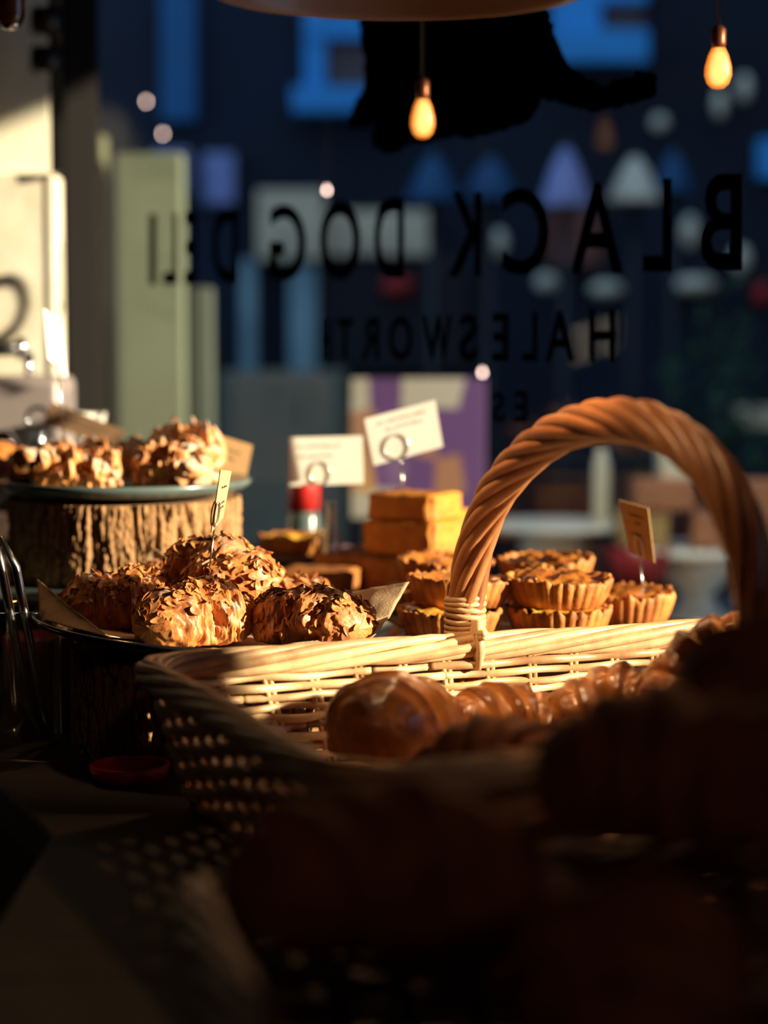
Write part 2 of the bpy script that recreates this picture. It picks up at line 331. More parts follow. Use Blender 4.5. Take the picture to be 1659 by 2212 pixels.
def wicker_basket(root, L, W, H, zr, r, rows, ns, mw, seed=1, rim=True):
    """basket in local coords: origin at the corner, z=0 its foot"""
    rnd = random.Random(seed)
    N = ns * 8
    P, NR, per = rrect(L, W, r, N)
    c = Vector((L / 2, W / 2, 0))
    def scaled(z):   # the wall flares towards the rim
        f = .90 + .10 * (z / H); return f
    wv = MB()
    for j in range(rows):
        z = .008 + (H - .02) * (j + .5) / rows
        f = scaled(z); pts = []
        for k in range(N):
            ph = PI * k / 8 + (PI if j % 2 else 0)
            q = c + (P[k] - c) * f + NR[k] * (.0048 * math.cos(ph)); pts.append(Vector((q.x, q.y, z + .0009 * math.sin(k * .37 + j * 2) + .0006 * mn.noise(Vector((k * .1, j, seed))))))
        # cut into rods, so rods show ends and differ in colour
        k = rnd.randrange(N); done = 0
        while done < N:
            ln = min(rnd.randint(N // 5, N // 3), N - done); seg = [pts[(k + i) % N] for i in range(ln + 1)]
            rr = rnd.uniform(.0033, .0043)
            wv.tube(seg, rr, 7, rnd.uniform(.15, .95)); k += ln; done += ln
    wv.build('wall_weave', mw, root)
    for i in range(ns):
        k = (i * 8 + 4) % N; base = c + (P[k] - c) * .9; top = c + (P[k] - c) * 1.0
        tn = Vector((-NR[k].y, NR[k].x, 0))
        m2 = MB(); tt = rnd.uniform(.2, .8)
        for s in (-.5, .5):
            m2.tube([Vector((base.x, base.y, .004)) + tn * s * .0056, Vector((top.x, top.y, H - .004)) + tn * s * .0056], .0027, 6, tt)
        m2.build('stake', mw, root)
    MB().prism([(c.x + (P[k].x - c.x) * .89, c.y + (P[k].y - c.y) * .89) for k in range(0, N, 4)], 0, .007).build('base', mw, root, smooth=False)
    if rim:
        rb = MB(); n = 600; P2, N2, per = rrect(L, W, r, n); ks = 7; turns = round(per / .42)
        for s in range(ks):
            pts = []; 
            for k in range(n):
                a = 2 * PI * (s / ks + turns * k / n)
                q = P2[k] + N2[k] * (.0100 * math.cos(a)); pts.append(Vector((q.x, q.y, H + .0088 * math.sin(a) + .0012 * math.sin(k * .045 + s * 2))))
            # each strand is made of rods with tapering ends tucked under the next
            cut = 5 + s % 2; st = rnd.randrange(n)
            for cidx in range(cut):
                a0 = st + n * cidx // cut; a1 = st + n * (cidx + 1) // cut + 6
                seg = [pts[i % n] for i in range(a0, a1, 2)]
                m_ = len(seg); rad = [.0048 * (min(1, .55 + min(i, m_ - 1 - i) / 7)) * (1 + .05 * math.sin(i * .3 + s)) for i in range(m_)]
                rb.tube(seg, rad, 9, rnd.uniform(.35, .95))
        rb.build('rim_braid', mw, root)
bk = empty('wicker_basket', (BC0.x, BC0.y, .90), label='large pale wicker basket with tall twisted arch handle, filled with croissants', cat='basket')
bk.rotation_euler = (0, 0, math.atan2(BU.y, BU.x))
# local frame: x along BU, y runs away from the viewer: the basket lies at local y in [-W,0]
def blocal(p): 
    d = Vector(p) - Vector((BC0.x, BC0.y, .90)); U3 = BU.normalized(); V3 = Vector((-U3.y, U3.x, 0)); return Vector((d.dot(U3), d.dot(V3), d.z))
hold = empty('tmp', (0, 0, 0))
before = set(COL.objects)
wicker_basket(bk, BL, BWD, ZR - .90, ZR, .05, 11, 50, M['wicker'], 3)
for ch in bk.children: 
    for v in ch.data.vertices: v.co.y -= BWD
bpy.data.objects.remove(hold)
# handle
hp = [(1003, 1392), (1004, 1340), (1010, 1260), (1022, 1190), (1045, 1120), (1078, 1058), (1125, 1000), (1180, 955), (1245, 922), (1320, 908), (1395, 915), (1460, 942), (1518, 990), (1563, 1050), (1598, 1120), (1622, 1200), (1637, 1290), (1646, 1400), (1650, 1520), (1652, 1600)]
hpl = Vector((.077, 1.958, 0))
hn = BU.normalized()
raw = [atplane(x, y, hpl, hn) for x, y in hp]
raw.insert(0, Vector((raw[0].x, raw[0].y, ZR - .045)))
raw.append(raw[-1] + Vector((0, 0, -.05)))
def resample(P, n):
    # catmull-rom through P then even spacing
    Q = []
    for i in range(len(P) - 1):
        a, b_, c_, d_ = P[max(i - 1, 0)], P[i], P[i + 1], P[min(i + 2, len(P) - 1)]
        for k in range(12):
            t = k / 12; Q.append(.5 * ((2 * b_) + (c_ - a) * t + (2 * a - 5 * b_ + 4 * c_ - d_) * t * t + (3 * b_ - 3 * c_ + d_ - a) * t ** 3))
    Q.append(P[-1].copy()); d = [0]
    for i in range(1, len(Q)): d.append(d[-1] + (Q[i] - Q[i - 1]).length)
    out = []; j = 0
    for k in range(n):
        s = d[-1] * k / (n - 1)
        while j < len(d) - 2 and d[j + 1] < s: j += 1
        out.append(Q[j].lerp(Q[j + 1], (s - d[j]) / max(1e-9, d[j + 1] - d[j])))
    return out, d[-1]
HP, HL = resample(raw, 260)
print('handle start', HP[0], 'end', HP[-1], 'len', HL)
hm = MB(); rnd = random.Random(5); ks = 8
for s in range(ks):
    pts = []
    for i, p in enumerate(HP):
        tdir = (HP[min(i + 1, 259)] - HP[max(i - 1, 0)]).normalized(); side = tdir.cross(hn).normalized()
        dist = HL * i / 259
        a = 2 * PI * (s / ks + dist / .42)
        R = .0122 + .0012 * math.sin(dist * 30 + s)
        if dist < .045: R *= .72 + .28 * abs(dist - .03) / .03 if dist < .06 else 1
        pts.append(p + (hn * math.cos(a) + side * math.sin(a)) * R)
    hm.tube([blocal(q) for q in pts],   .0056 + .0007 * rnd.random(), 10, rnd.uniform(.2, .95))
hm.tube([blocal(q) for q in HP], .009, 8, .1)
o = hm.build('handle', M['wicker_h'], bk); o['label'] = 'red-brown twisted willow arch handle'
def binding(c, axis, n, rx, ry, r, sp, name, side):
    m2 = MB(); rn = random.Random(n)
    for k in range(n):
        pts = []
        for q in range(28):
            a = 2 * PI * q / 28
            pts.append(blocal(c + axis * (k * sp + .0015 * math.sin(a + k)) + hn * rx * math.cos(a) + side * ry * math.sin(a)))
        m2.tube(pts, r, 8, rn.uniform(.5, 1), closed=True)
    return m2.build(name, M['wicker'], bk)
bc = HP[0] + Vector((0, 0, .042)) + (HP[12] - HP[8]) * 0
binding(atplane(1004, 1374, hpl, hn), (HP[20] - HP[8]).normalized(), 8, .0175, .0175, .0030, .0052, 'handle_binding', BV.normalized())
binding(HP[-1] + Vector((0, 0, .06)), Vector((0, 0, 1)), 8, .0175, .0175, .0030, .0052, 'handle_binding', BV.normalized())
# tucked wrap running from the binding down to the rim, and the splayed strand ends
sp = MB()
for k, (dx, dz) in enumerate(((-.018, -.004), (-.012, -.010), (-.004, -.016), (.003, -.018), (.009, -.014))):
    p0 = atplane(1004 + k * 7 - 14, 1380, hpl, hn) - BV * -.016
    p1 = atplane(998 + k * 4, 1438, hpl, hn) + BV * .020
    sp.tube([blocal(p0 + Vector((0, 0, .02))), blocal(p0.lerp(p1, .4) + BV * .006), blocal(p1)], [.004, .0045, .003], 8, .5 + .1 * k)
for k in range(2):
    a = atplane(1030, 1362 + 8 * k, hpl, hn) + BV * .018; b_ = atplane(960, 1375 + 6 * k, hpl, hn) + BV * .017; c_ = atplane(915, 1395 + 5 * k, hpl, hn) + BV * .015
    sp.tube([blocal(q) for q in resample([a, b_, c_], 12)[0]], .0036, 8, .8)
o = sp.build('handle_foot', M['wicker'], bk); o['label'] = 'pale splayed willow ends tucked through the rim'

# ------------------------------------------------------------ pastries
def croissant_mesh(name, L, R, bend, bands, seed, lump=.0, flat=.82, tip=.30, blunt=2.4, nu=110, nv=72, twist=.5, rh=.12, fine=.0006, crumb=.0):
    V = []; T = []; PC = []; Fc = []; N_ = []
    sd = seed * 7.31
    for i in range(nu):
        u = -1 + 2 * i / (nu - 1); au = abs(u)
        prof = (max(0, 1 - au ** blunt)) ** .62
        prof = prof * (1 - tip) + tip * (max(0, 1 - au ** 9)) ** .5
        a = u * bend; 
        if bend > .01: cx = math.sin(a) / bend * L / 2; cy = -(1 - math.cos(a)) / bend * L / 2
        else: cx, cy = u * L / 2, 0
        nx, ny = math.sin(a), math.cos(a)      # radial outward
        for j in range(nv):
            v = 2 * PI * j / nv
            q = au * bands / 2 + twist * .12 * math.sin(v + (1 if u > 0 else -1) * .6) + .08 * mn.noise(Vector((u * 2, math.cos(v), math.sin(v) + sd)))
            s = q - math.floor(q)
            bulge = (min(1, s / .78)) ** .5 * (1 if s < .78 else max(0, 1 - ((s - .78) / .22)) ** .6)
            r = R * prof * (1 - rh + rh * bulge * 1.6)
            r *= 1 + lump * mn.noise(Vector((u * 2.2 + sd, math.cos(v) * 1.3, math.sin(v) * 1.3)))+ lump * .5 * mn.noise(Vector((u * 6 + sd, math.cos(v) * 3, math.sin(v) * 3)))
            r += fine * mn.noise(Vector((u * 40, v * 1.5, sd))) + crumb * (mn.noise(Vector((u * 16, math.cos(v) * 8, math.sin(v) * 8 + sd))) + .6 * mn.noise(Vector((u * 40, math.cos(v) * 18, math.sin(v) * 18 + sd))))
            cz = math.sin(v); zz = r * cz * flat
            if zz < -R * .45: zz = -R * .45 - (-(zz + R * .45)) * .25
            rr = r * math.cos(v)
            V.append(Vector((cx + nx * rr, cy + ny * rr, zz + R * .55)))
            T.append(max(0, min(1, .1 + .75 * (bulge - .35) * (.55 + .45 * cz) + .3 * mn.noise(Vector((u * 5, v, sd))))))
            PC.append((u * L * 1.0, v, seed))
    for i in range(nu - 1):
        for j in range(nv):
            a = i * nv + j; b_ = i * nv + (j + 1) % nv; Fc.append((a, b_, b_ + nv, a + nv))
    Fc.append(tuple(range(nv - 1, -1, -1))); Fc.append(tuple((nu - 1) * nv + j for j in range(nv)))
    return V, Fc, T, PC
def croissant(name, loc, rot, L, R, bend, bands, seed, m, label, cat, group=None, flakes=0, **k):
    V, Fc, T, PC = croissant_mesh(name, L, R, bend, bands, seed, **k)
    if not flakes:
        o = pydata(name, V, Fc, m, None, True, T, PC); o.location = loc; o.rotation_euler = rot
        return tag(o, label, cat, group)
    t = empty(name, loc, label=label, cat=cat, group=group); t.rotation_euler = rot
    b_ = pydata('dough', V, Fc, m, t, True, T, PC)
    rnd = random.Random(seed); fm = MB()
    polys = [p for p in b_.data.polygons if len(p.vertices) == 4 and p.normal.z > -.05]
    ws = [p.area * (.15 + max(0, p.normal.z) ** 1.5) * max(0.22, .5 + 2.2 * mn.noise(p.center * 26 + Vector((seed, 0, 0)))) for p in polys]
    for p in rnd.choices(polys, ws, k=flakes):
        n = p.normal.copy(); c = p.center.copy()
        a = n.orthogonal().normalized(); a.rotate(Matrix.Rotation(rnd.uniform(0, 2 * PI), 3, n))
        tl = rnd.gauss(0, .22)
        n2 = (n + a * tl).normalized(); a = (a - n2 * a.dot(n2)).normalized(); b2 = n2.cross(a)
        sx, sy = rnd.uniform(.0032, .0072), rnd.uniform(.0022, .0042); th = .0004; cur = rnd.uniform(-22, 10)
        VV = []; K = 11
        for lay in (0, 1):
            VV.append(c + n2 * (.0016 + lay * th))
            for q in range(K):
                g_ = 2 * PI * q / K; x = sx * math.cos(g_) * (1 + .12 * math.cos(g_)); y = sy * math.sin(g_) * (1 - .25 * math.cos(g_))
                VV.append(c + a * x + b2 * y + n2 * (.0016 + lay * th + abs(tl) * .004 + cur * x * x))
        FF = [(0, 1 + (q + 1) % K, 1 + q) for q in range(K)] + [(K + 1, K + 2 + q, K + 2 + (q + 1) % K) for q in range(K)] + [(1 + q, 1 + (q + 1) % K, K + 2 + (q + 1) % K, K + 2 + q) for q in range(K)]
        fm.add(VV, FF)
    f = fm.build('almond_flakes', M['flake'], b_, smooth=False); f['kind'] = 'stuff'
    return t
R_ = math.radians
GA = 'almond croissants on the black plate'
def alm(px, D, zb, rot, L, R, seed, label, fl=150, bend=.55, **k):
    p = at(px, 1300, D)
    kk = dict(lump=.26, flat=.86, tip=.36, blunt=2.6, rh=.09, twist=.8, crumb=.0022); kk.update(k)
    return croissant('almond_croissant', (p.x, D, zb), (R_(rot[0]), R_(rot[1]), R_(rot[2])), L, R, bend, 5, seed, M['almond_dough'], label, 'croissant', GA, flakes=fl, **kk)
alm(418, 1.985, 1.014, (0, 0, 38), .128, .040, 1, 'sugar-dusted almond croissant at the front of the black plate, coiled end towards the viewer', 190)
alm(672, 1.99, 1.012, (0, 0, -24), .122, .037, 2, 'almond croissant at the right side of the black plate, resting against the parchment', 210)
alm(262, 2.06, 1.018, (0, 0, 12), .115, .038, 3, 'shadowed almond croissant at the left of the black plate, thick with flakes', 300)
alm(480, 2.095, 1.045, (8, 6, -38), .128, .042, 4, 'almond croissant on top of the pile with a name card stuck in it', 240)
alm(628, 2.165, 1.010, (0, 0, 20), .10, .032, 5, 'almond croissant mostly hidden at the back right of the plate', 80)
alm(365, 2.19, 1.012, (0, 0, -15), .11, .038, 6, 'almond croissant mostly hidden at the back left of the plate', 80)

GP = 'plain croissants in the wicker basket'
def pla(px, D, ztop, rot, L, R, seed, label, bend=.75, mm='croissant', **k):
    p = at(px, 1500, D)
    kk = dict(lump=.12, flat=.9, tip=.16, blunt=1.8, rh=.125, twist=1.1, fine=.0004); kk.update(k)
    return croissant('croissant', (p.x, D, ztop - R * 1.45), (R_(rot[0]), R_(rot[1]), R_(rot[2])), L, R, bend, 6, seed, M[mm], label, 'croissant', GP, **kk)
pla(850, 1.735, 1.026, (0, 14, 58), .165, .054, 11, 'glossy plain croissant leftmost in the wicker basket, tip towards the viewer')
pla(1085, 1.80, 1.008, (10, 8, 20), .13, .042, 12, 'plain croissant with deep curved layers right of the leftmost glossy one')
pla(1335, 1.79, 1.024, (0, -8, -12), .125, .043, 13, 'plain croissant with a humped top near the middle of the far basket wall')
pla(1535, 1.74, 1.064, (0, -42, 20), .155, .040, 14, 'plain croissant standing up with a torn tip near the right side of the handle')
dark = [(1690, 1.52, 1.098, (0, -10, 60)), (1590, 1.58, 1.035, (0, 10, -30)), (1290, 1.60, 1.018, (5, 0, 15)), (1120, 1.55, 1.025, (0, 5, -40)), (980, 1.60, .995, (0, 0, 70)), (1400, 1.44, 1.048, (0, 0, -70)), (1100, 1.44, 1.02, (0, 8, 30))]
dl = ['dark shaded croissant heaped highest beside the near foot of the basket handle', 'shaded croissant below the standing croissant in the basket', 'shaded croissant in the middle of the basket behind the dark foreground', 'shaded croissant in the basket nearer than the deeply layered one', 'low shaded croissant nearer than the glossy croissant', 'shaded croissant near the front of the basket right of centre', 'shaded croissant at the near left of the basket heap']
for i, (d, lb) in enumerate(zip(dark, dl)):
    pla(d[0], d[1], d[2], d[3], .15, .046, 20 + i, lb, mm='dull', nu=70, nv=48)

# pastries on the upper grey plate
GS = 'sugared pastries on the grey plate'
def sug(px, D, zb, rz, L, R, seed, label, fl=45):
    p = at(px, 1050, D)
    return croissant('sugared_pastry', (p.x, D, zb), (0, 0, R_(rz)), L, R, .5, 6, seed, M['sugar_dough'], label, 'pastry', GS, flakes=fl, lump=.75, flat=.9, tip=.5, blunt=3.5, rh=.2, twist=1.2, fine=.003)
sug(165, 2.345, 1.137, 10, .105, .026, 31, 'flaky sugared pastry at the front left of the grey plate')
sug(375, 2.36, 1.137, -22, .105, .029, 32, 'flaky sugared pastry at the front right of the grey plate')
sug(245, 2.47, 1.137, 5, .10, .027, 33, 'darker flaky pastry at the back of the grey plate', 40)
sug(405, 2.45, 1.150, 20, .09, .032, 34, 'tallest sugared pastry at the back right of the grey plate')
sug(110, 2.44, 1.137, 60, .09, .027, 35, 'shaded sugared pastry at the far left of the grey plate under the white card', 40)

# ------------------------------------------------------------ tarts
def tart(x, y, z, r, h, seed, label, group, rx=0, ry=0, yel=False, n=30):
    t = empty('tart', (x, y, z), rx=rx, ry=ry, rz=seed, label=label, cat='tart', group=group)
    V = []; Fc = []; S = n * 6; prof = [(0, 0), (.80, 0), (.82, .002), (.90, .35), (.965, .72), (1.0, .95), (.985, 1.03), (.95, 1.04), (.91, .98), (.89, .80)]
    rs = random.Random(seed); K = len(prof)
    for k in range(S):
        q = 2 * PI * k / S
        fl = abs(math.sin(q * n / 2)) ** .7
        for i, (pr, pz) in enumerate(prof):
            w = 0 if i == 0 else (.2 if i < 3 else (1 if i < 7 else .35))
            ruf = 0 if i < 4 else .09 * mn.noise(Vector((math.cos(q) * 5, math.sin(q) * 5, seed))) + .06 * mn.noise(Vector((math.cos(q) * 14, math.sin(q) * 14, seed)))
            rr = r * (pr + w * .055 * (fl - .5) + ruf * .3)
            V.append((rr * math.cos(q), rr * math.sin(q), h * (pz + ruf * 2.0)))
    for k in range(S):
        for i in range(K - 1):
            a = k * K + i; b_ = ((k + 1) % S) * K + i; Fc.append((a, b_, b_ + 1, a + 1))
    pydata('crust', V, Fc, M['crust'], t)
    V = [(0, 0, h * .9)]; Fc = []; A = 60; B = 22
    for i in range(1, B + 1):
        for k in range(A):
            q = 2 * PI * k / A; rr = r * .915 * i / B
            z_ = h * (.93 + .13 * math.cos(i / B * PI / 2) + .28 * mn.noise(Vector((rr * math.cos(q) * 38, rr * math.sin(q) * 38, seed))) + .20 * max(0, mn.noise(Vector((rr * math.cos(q) * 85, rr * math.sin(q) * 85, seed + 9)))))
            V.append((rr * math.cos(q), rr * math.sin(q), z_))
    for k in range(A): Fc.append((0, 1 + k, 1 + (k + 1) % A))
    for i in range(B - 1):
        for k in range(A):
            a = 1 + i * A + k; b_ = 1 + i * A + (k + 1) % A; Fc.append((a, a + A, b_ + A, b_))
    pydata('filling', V, Fc, M['filling_y' if yel else 'filling'], t)
    return t
GT = 'fluted tarts behind the basket'
tr, thh = .0545, .0275
tart(.182, 2.150, .999, tr, thh, 1, 'fluted tart with yellow filling at the bottom of the right stack just behind the rim', GT, yel=True)
tart(.182, 2.158, 1.030, tr * 1.02, thh, 2, 'fluted tart with ruffled edge in the middle of the right stack', GT, ry=R_(-2))
tart(.190, 2.330, .999, tr, thh, 3, 'tart hidden at the bottom back of the right stack', GT)
tart(.183, 2.325, 1.031, tr * .98, thh, 4, 'browned tart highest at the back of the right stack', GT, ry=R_(3))
tart(.262, 2.245, .999, tr * .98, .032, 5, 'fluted tart rightmost on the ledge beside the kraft card', GT, ry=R_(2))
tart(.068, 2.135, .999, tr * .98, thh, 6, 'fluted tart with yellow filling at the bottom left behind the plate', GT, yel=True)
tart(.078, 2.150, 1.030, tr, thh, 7, 'fluted tart seen left of and behind the handle foot, middle tier', GT, ry=R_(3))
tart(.055, 2.315, .999, tr * .98, thh, 8, 'tart hidden low in front of the cake stack', GT)
tart(.068, 2.315, 1.031, tr * .98, thh, 9, 'dark browned tart on the left stack in front of the cake', GT, ry=R_(-2))

# ------------------------------------------------------------ stumps and plates
def stump(x, y, z, r, h, seed, label):
    t = empty('log_slice', (x, y, z), label=label, cat='log stand', group=None)
    V = []; T = []; Fc = []; S = 520; H_ = 46
    for k in range(S):
        q = 2 * PI * k / S
        for i in range(H_):
            zz = h * i / (H_ - 1)
            w = mn.noise(Vector((math.cos(q) * 3, math.sin(q) * 3, zz * 9 + seed))) * .10
            qq = q + w * .35
            n1 = mn.noise(Vector((math.cos(qq) * 12.5, math.sin(qq) * 12.5, zz * 13 + seed)))
            n2 = mn.noise(Vector((math.cos(qq) * 26, math.sin(qq) * 26, zz * 26 + seed * 2)))
            n3 = mn.noise(Vector((math.cos(q) * 60, math.sin(q) * 60, zz * 150)))
            ridge = 1 - min(1, abs(n1) * 5.0); ridge = ridge ** 1.4
            ridge2 = 1 - min(1, abs(n2) * 6.0)
            d = -.0095 * ridge - .004 * ridge2 ** 2 + .0022 * n3
            rr = (r + d + .004 * mn.noise(Vector((math.cos(q) * 2, math.sin(q) * 2, seed))))
            V.append((rr * math.cos(q), rr * math.sin(q), zz)); T.append(max(0, min(1, .85 - .75 * ridge - .3 * ridge2 + .3 * n3)))
    for k in range(S):
        for i in range(H_ - 1):
            a = k * H_ + i; b_ = ((k + 1) % S) * H_ + i; Fc.append((a, b_, b_ + 1, a + 1))
    pydata('bark', V, Fc, M['bark'], t, True, T)
    MB().lathe([(0, 0), (r - .008, 0), (r - .008, h - .0005), (0, h - .0005)], 64).build('cut_face', M['wood_cut'], t, smooth=False)
    return t
PB = Vector((-.167, 2.08, 0))
stump(PB.x, PB.y, .90, .147, .098, 3, 'dark bark-covered log slice under the black plate')
PU = Vector((-.302, 2.42, 0))
stump(PU.x, PU.y, 1.028, .1345, .092, 8, 'sunlit bark-covered log slice under the grey plate')
t = empty('plate', (PB.x, PB.y, 1.0), ry=R_(3.2), label='black glossy round plate holding the almond croissants', cat='plate')
MB().lathe([(0, 0), (.10, 0), (.12, .002), (.165, .010), (.185, .018), (.1875, .021), (.186, .0235), (.18, .0225), (.16, .0145), (.12, .0065), (.09, .005), (0, .005)], 96).build('plate_body', M['plate_black'], t)
t = empty('plate', (PU.x, PU.y, 1.121), label='grey-green stoneware plate holding the sugared pastries', cat='plate')
MB().lathe([(0, 0), (.08, 0), (.10, .002), (.138, .008), (.146, .014), (.1475, .0185), (.145, .021), (.138, .0195), (.10, .013), (0, .012)], 96).build('plate_body', M['plate_grey'], t)
t = empty('pedestal_stand', (PU.x - .03, PU.y + .0, .90), label='wide grey round stand under the sunlit log slice', cat='stand')
MB().lathe([(0, .108), (.12, .108), (.20, .112), (.205, .120), (.203, .127), (.19, .126), (0, .126)], 80).build('stand_top', M['plate_grey'], t)
MB().lathe([(0, 0), (.09, 0), (.088, .012), (.05, .03), (.04, .07), (.06, .109), (0, .109)], 48).build('stand_foot', M['plate_grey'], t)

# parchment sheet on the black plate
pm = MB()
def patch(c4, n=16, curl=.0, nz=.0012):
    A, B, C_, D_ = c4; V = []; Fc = []
    nr = (B - A).cross(D_ - A)
    if nr.length < 1e-7: nr = (C_ - A).cross(D_ - A)
    nr.normalize()
    for i in range(n + 1):
        for j in range(n + 1):
            u, v = i / n, j / n
            p_ = A.lerp(B, u).lerp(D_.lerp(C_, u), v)
            p_ = p_ + nr * (curl * math.sin(PI * u) * math.sin(PI * v) + nz * mn.noise(p_ * 60) + nz * .4 * mn.noise(p_ * 160))
            V.append(p_)
    for i in range(n):
        for j in range(n):
            a = i * (n + 1) + j; Fc.append((a, a + 1, a + n + 2, a + n + 1))
    pm.add(V, Fc)
fl_ = lambda x, y: Vector((x, y, 1.0105 - (x - PB.x) * .056))
patch([fl_(-.315, 2.03), fl_(-.17, 1.935), fl_(-.05, 2.03), fl_(-.19, 2.20)], nz=.0005)
patch([at(80, 1250, 2.07), at(150, 1310, 2.02), at(238, 1376, 1.935), at(86, 1338, 2.03)], curl=.006)
patch([at(86, 1338, 2.03), at(238, 1376, 1.935), fl_(-.20, 2.0), fl_(-.28, 2.10)], nz=.0006)
patch([at(748, 1280, 2.11), at(884, 1257, 2.07), at(842, 1330, 2.01), at(742, 1372, 2.0)], curl=-.006)
patch([at(842, 1330, 2.01), at(800, 1382, 1.95), at(735, 1384, 1.97), at(742, 1372, 2.0)], curl=.004)
patch([at(590, 1393, 1.935), at(735, 1378, 1.955), at(790, 1380, 1.95), at(640, 1402, 1.915)], curl=.004)
patch([at(296, 1225, 2.235), at(328, 1180, 2.24), at(398, 1228, 2.22), at(330, 1262, 2.21)], curl=.004)
o = pm.build('parchment_sheet', M['paper'])
so = o.modifiers.new('s', 'SOLIDIFY'); so.thickness = .0006
tag(o, 'brown baking parchment with upturned corners under the almond croissants', 'paper')

# ------------------------------------------------------------ cake slabs
GC = 'slabs of orange cake'
def slab(cx, cy, z0, s1, s2, h, ang, m, label, seed, grp=GC):
    bm = bmesh.new(); bmesh.ops.create_cube(bm, size=1)
    bmesh.ops.bevel(bm, geom=bm.edges[:], offset=.04, segments=3, affect='EDGES')
    bmesh.ops.subdivide_edges(bm, edges=[e for e in bm.edges if e.calc_length() > .3], cuts=10, use_grid_fill=True)
    for v in bm.verts:
        v.co = Vector((v.co.x * s1, v.co.y * s2, (v.co.z + .5) * h))
        v.co += Vector((mn.noise(v.co * 60 + Vector((seed, 0, 0))), mn.noise(v.co * 60 + Vector((0, seed, 5))), .6 * mn.noise(v.co * 50 + Vector((3, 0, seed))))) * .0025
    me = bpy.data.meshes.new('c'); bm.to_mesh(me); bm.free()
    o = link('cake_slab', me, m); o.location = (cx, cy, z0); o.rotation_euler = (0, 0, ang)
    return tag(o, label, 'cake', grp)
a32 = R_(-32)
cc = Vector((.035, 2.485, 0))
slab(cc.x - .02, cc.y + .012, .999, .175, .105, .047, R_(-28), M['cake_dark'], 'wide brown cake slab at the bottom of the orange cake stack', 1)
slab(cc.x + .004, cc.y, 1.047, .098, .088, .041, a32, M['cake'], 'orange cake slab in the middle of the stack', 2)
slab(cc.x + .003, cc.y + .002, 1.089, .088, .080, .030, R_(-30), M['cake'], 'orange cake slab on top of the stack with a white card above', 3)
slab(.075, 2.56, 1.047, .05, .05, .045, R_(-20), M['cake'], 'small orange cake piece behind the stack on its right', 4)
slab(-.075, 2.44, .999, .09, .07, .035, R_(-10), M['cake_dark'], 'dark cake slab left of the orange stack', 5)

# ------------------------------------------------------------ cards on wire picks
def card(corners, D, m, label, stick=None, loop=None, ink=(), yaw=0, group='name cards on wire picks', th=.0012, D2=None):
    """corners: TL TR BR BL in the photo; D depth of left edge, D2 of right edge"""
    D2 = D if D2 is None else D2
    P = [at(*corners[0], D), at(*corners[1], D2), at(*corners[2], D2), at(*corners[3], D)]
    c = sum(P, Vector()) / 4; t = empty('name_card', c, label=label, cat='card', group=group)
    nrm = (P[1] - P[0]).cross(P[3] - P[0]).normalized()
    if nrm.y > 0: nrm = -nrm
    V = [p - c for p in P] + [p - c - nrm * th for p in P]
    cd = MB().add(V, [(3, 2, 1, 0), (4, 5, 6, 7), (0, 1, 5, 4), (1, 2, 6, 5), (2, 3, 7, 6), (3, 0, 4, 7)]).build('card', m, t, smooth=False)
    # pen strokes: short wavy lines, each at (u0,u1,v) on the card
    im = MB(); rn = random.Random(len(label))
    for (u0, u1, v) in ink:
        pts = []
        K = max(8, int((u1 - u0) * 40))
        for k in range(K + 1):
            u = u0 + (u1 - u0) * k / K; vv = v + .028 * math.sin(k * 2.1 + rn.random()) * (1 if k % 5 else .1)
            top = P[0].lerp(P[1], u); bot = P[3].lerp(P[2], u); pts.append(top.lerp(bot, vv) - c + nrm * .0003)
        im.tube(pts, .00035, 4)
    if ink: im.build('handwriting', M['ink'], cd)
    if stick:
        s0, s1, Ds, De = stick
        a = at(*s0, Ds) - c; b_ = at(*s1, De) - c
        w = MB().tube([a, b_], .0009, 8)
        if loop:
            lc, rx_, ry_ = loop; q = atplane(lc[0], lc[1], c, nrm) - c + nrm * .001
            k0 = Ds / F
            ux = (P[1] - P[0]).normalized(); uz = (P[0] - P[3]).normalized()
            for off in (0, .004):
                w.tube([q + ux * rx_ * math.cos(g_ * PI / 12) + uz * ry_ * math.sin(g_ * PI / 12) - nrm * (off - .0004) for g_ in range(24)], .0008, 7, closed=True)
            w.tube([a, q - uz * ry_], .0008, 7)
        w.build('wire_pick', M['wire'], t)
    return t
txt = ((.2, .8, .2), (.3, .7, .35), (.42, .58, .52))
card([(95, 665), (138, 705), (146, 817), (104, 775)], 2.37, M['card_white'], 'bright white card edge-on above the grey plate on a long pick', ((127, 815), (139, 985), 2.37, 2.40), ((122, 775), .004, .009), ((.3, .7, .3), (.3, .7, .45)), D2=2.44)
card([(477, 1015), (500, 1018), (482, 1118), (457, 1150)], 2.03, M['card_kraft'], 'narrow kraft card nearly edge-on stuck in the top almond croissant', ((463, 1140), (449, 1256), 2.035, 2.035), ((466, 1110), .0035, .012), ((.3, .8, .3), (.3, .8, .6), (.3, .8, .7)), D2=2.045)
card([(787, 905), (940, 864), (957, 965), (808, 1006)], 2.46, M['card_white'], 'tilted white card with a round wire loop above the orange cake', ((866, 1000), (874, 1085), 2.455, 2.46), ((857, 965), .0145, .0145), ((.15, .85, .18), (.25, .8, .34)))
card([(624, 945), (783, 941), (786, 1045), (626, 1050)], 2.52, M['card_white'], 'half-shaded white card on a wire pick left of the tilted one', ((682, 1040), (680, 1235), 2.515, 2.50), ((692, 1022), .012, .014), ((.1, .7, .2), (.12, .6, .4)))
card([(1337, 1080), (1400, 1098), (1414, 1216), (1360, 1190)], 2.25, M['card_kraft'], 'kraft card on a wire pick behind the basket, seen through the handle', ((1381, 1200), (1394, 1318), 2.245, 2.245), ((1382, 1180), .0045, .012), ((.25, .8, .22), (.4, .65, .36), (.2, .6, .6)), D2=2.235)
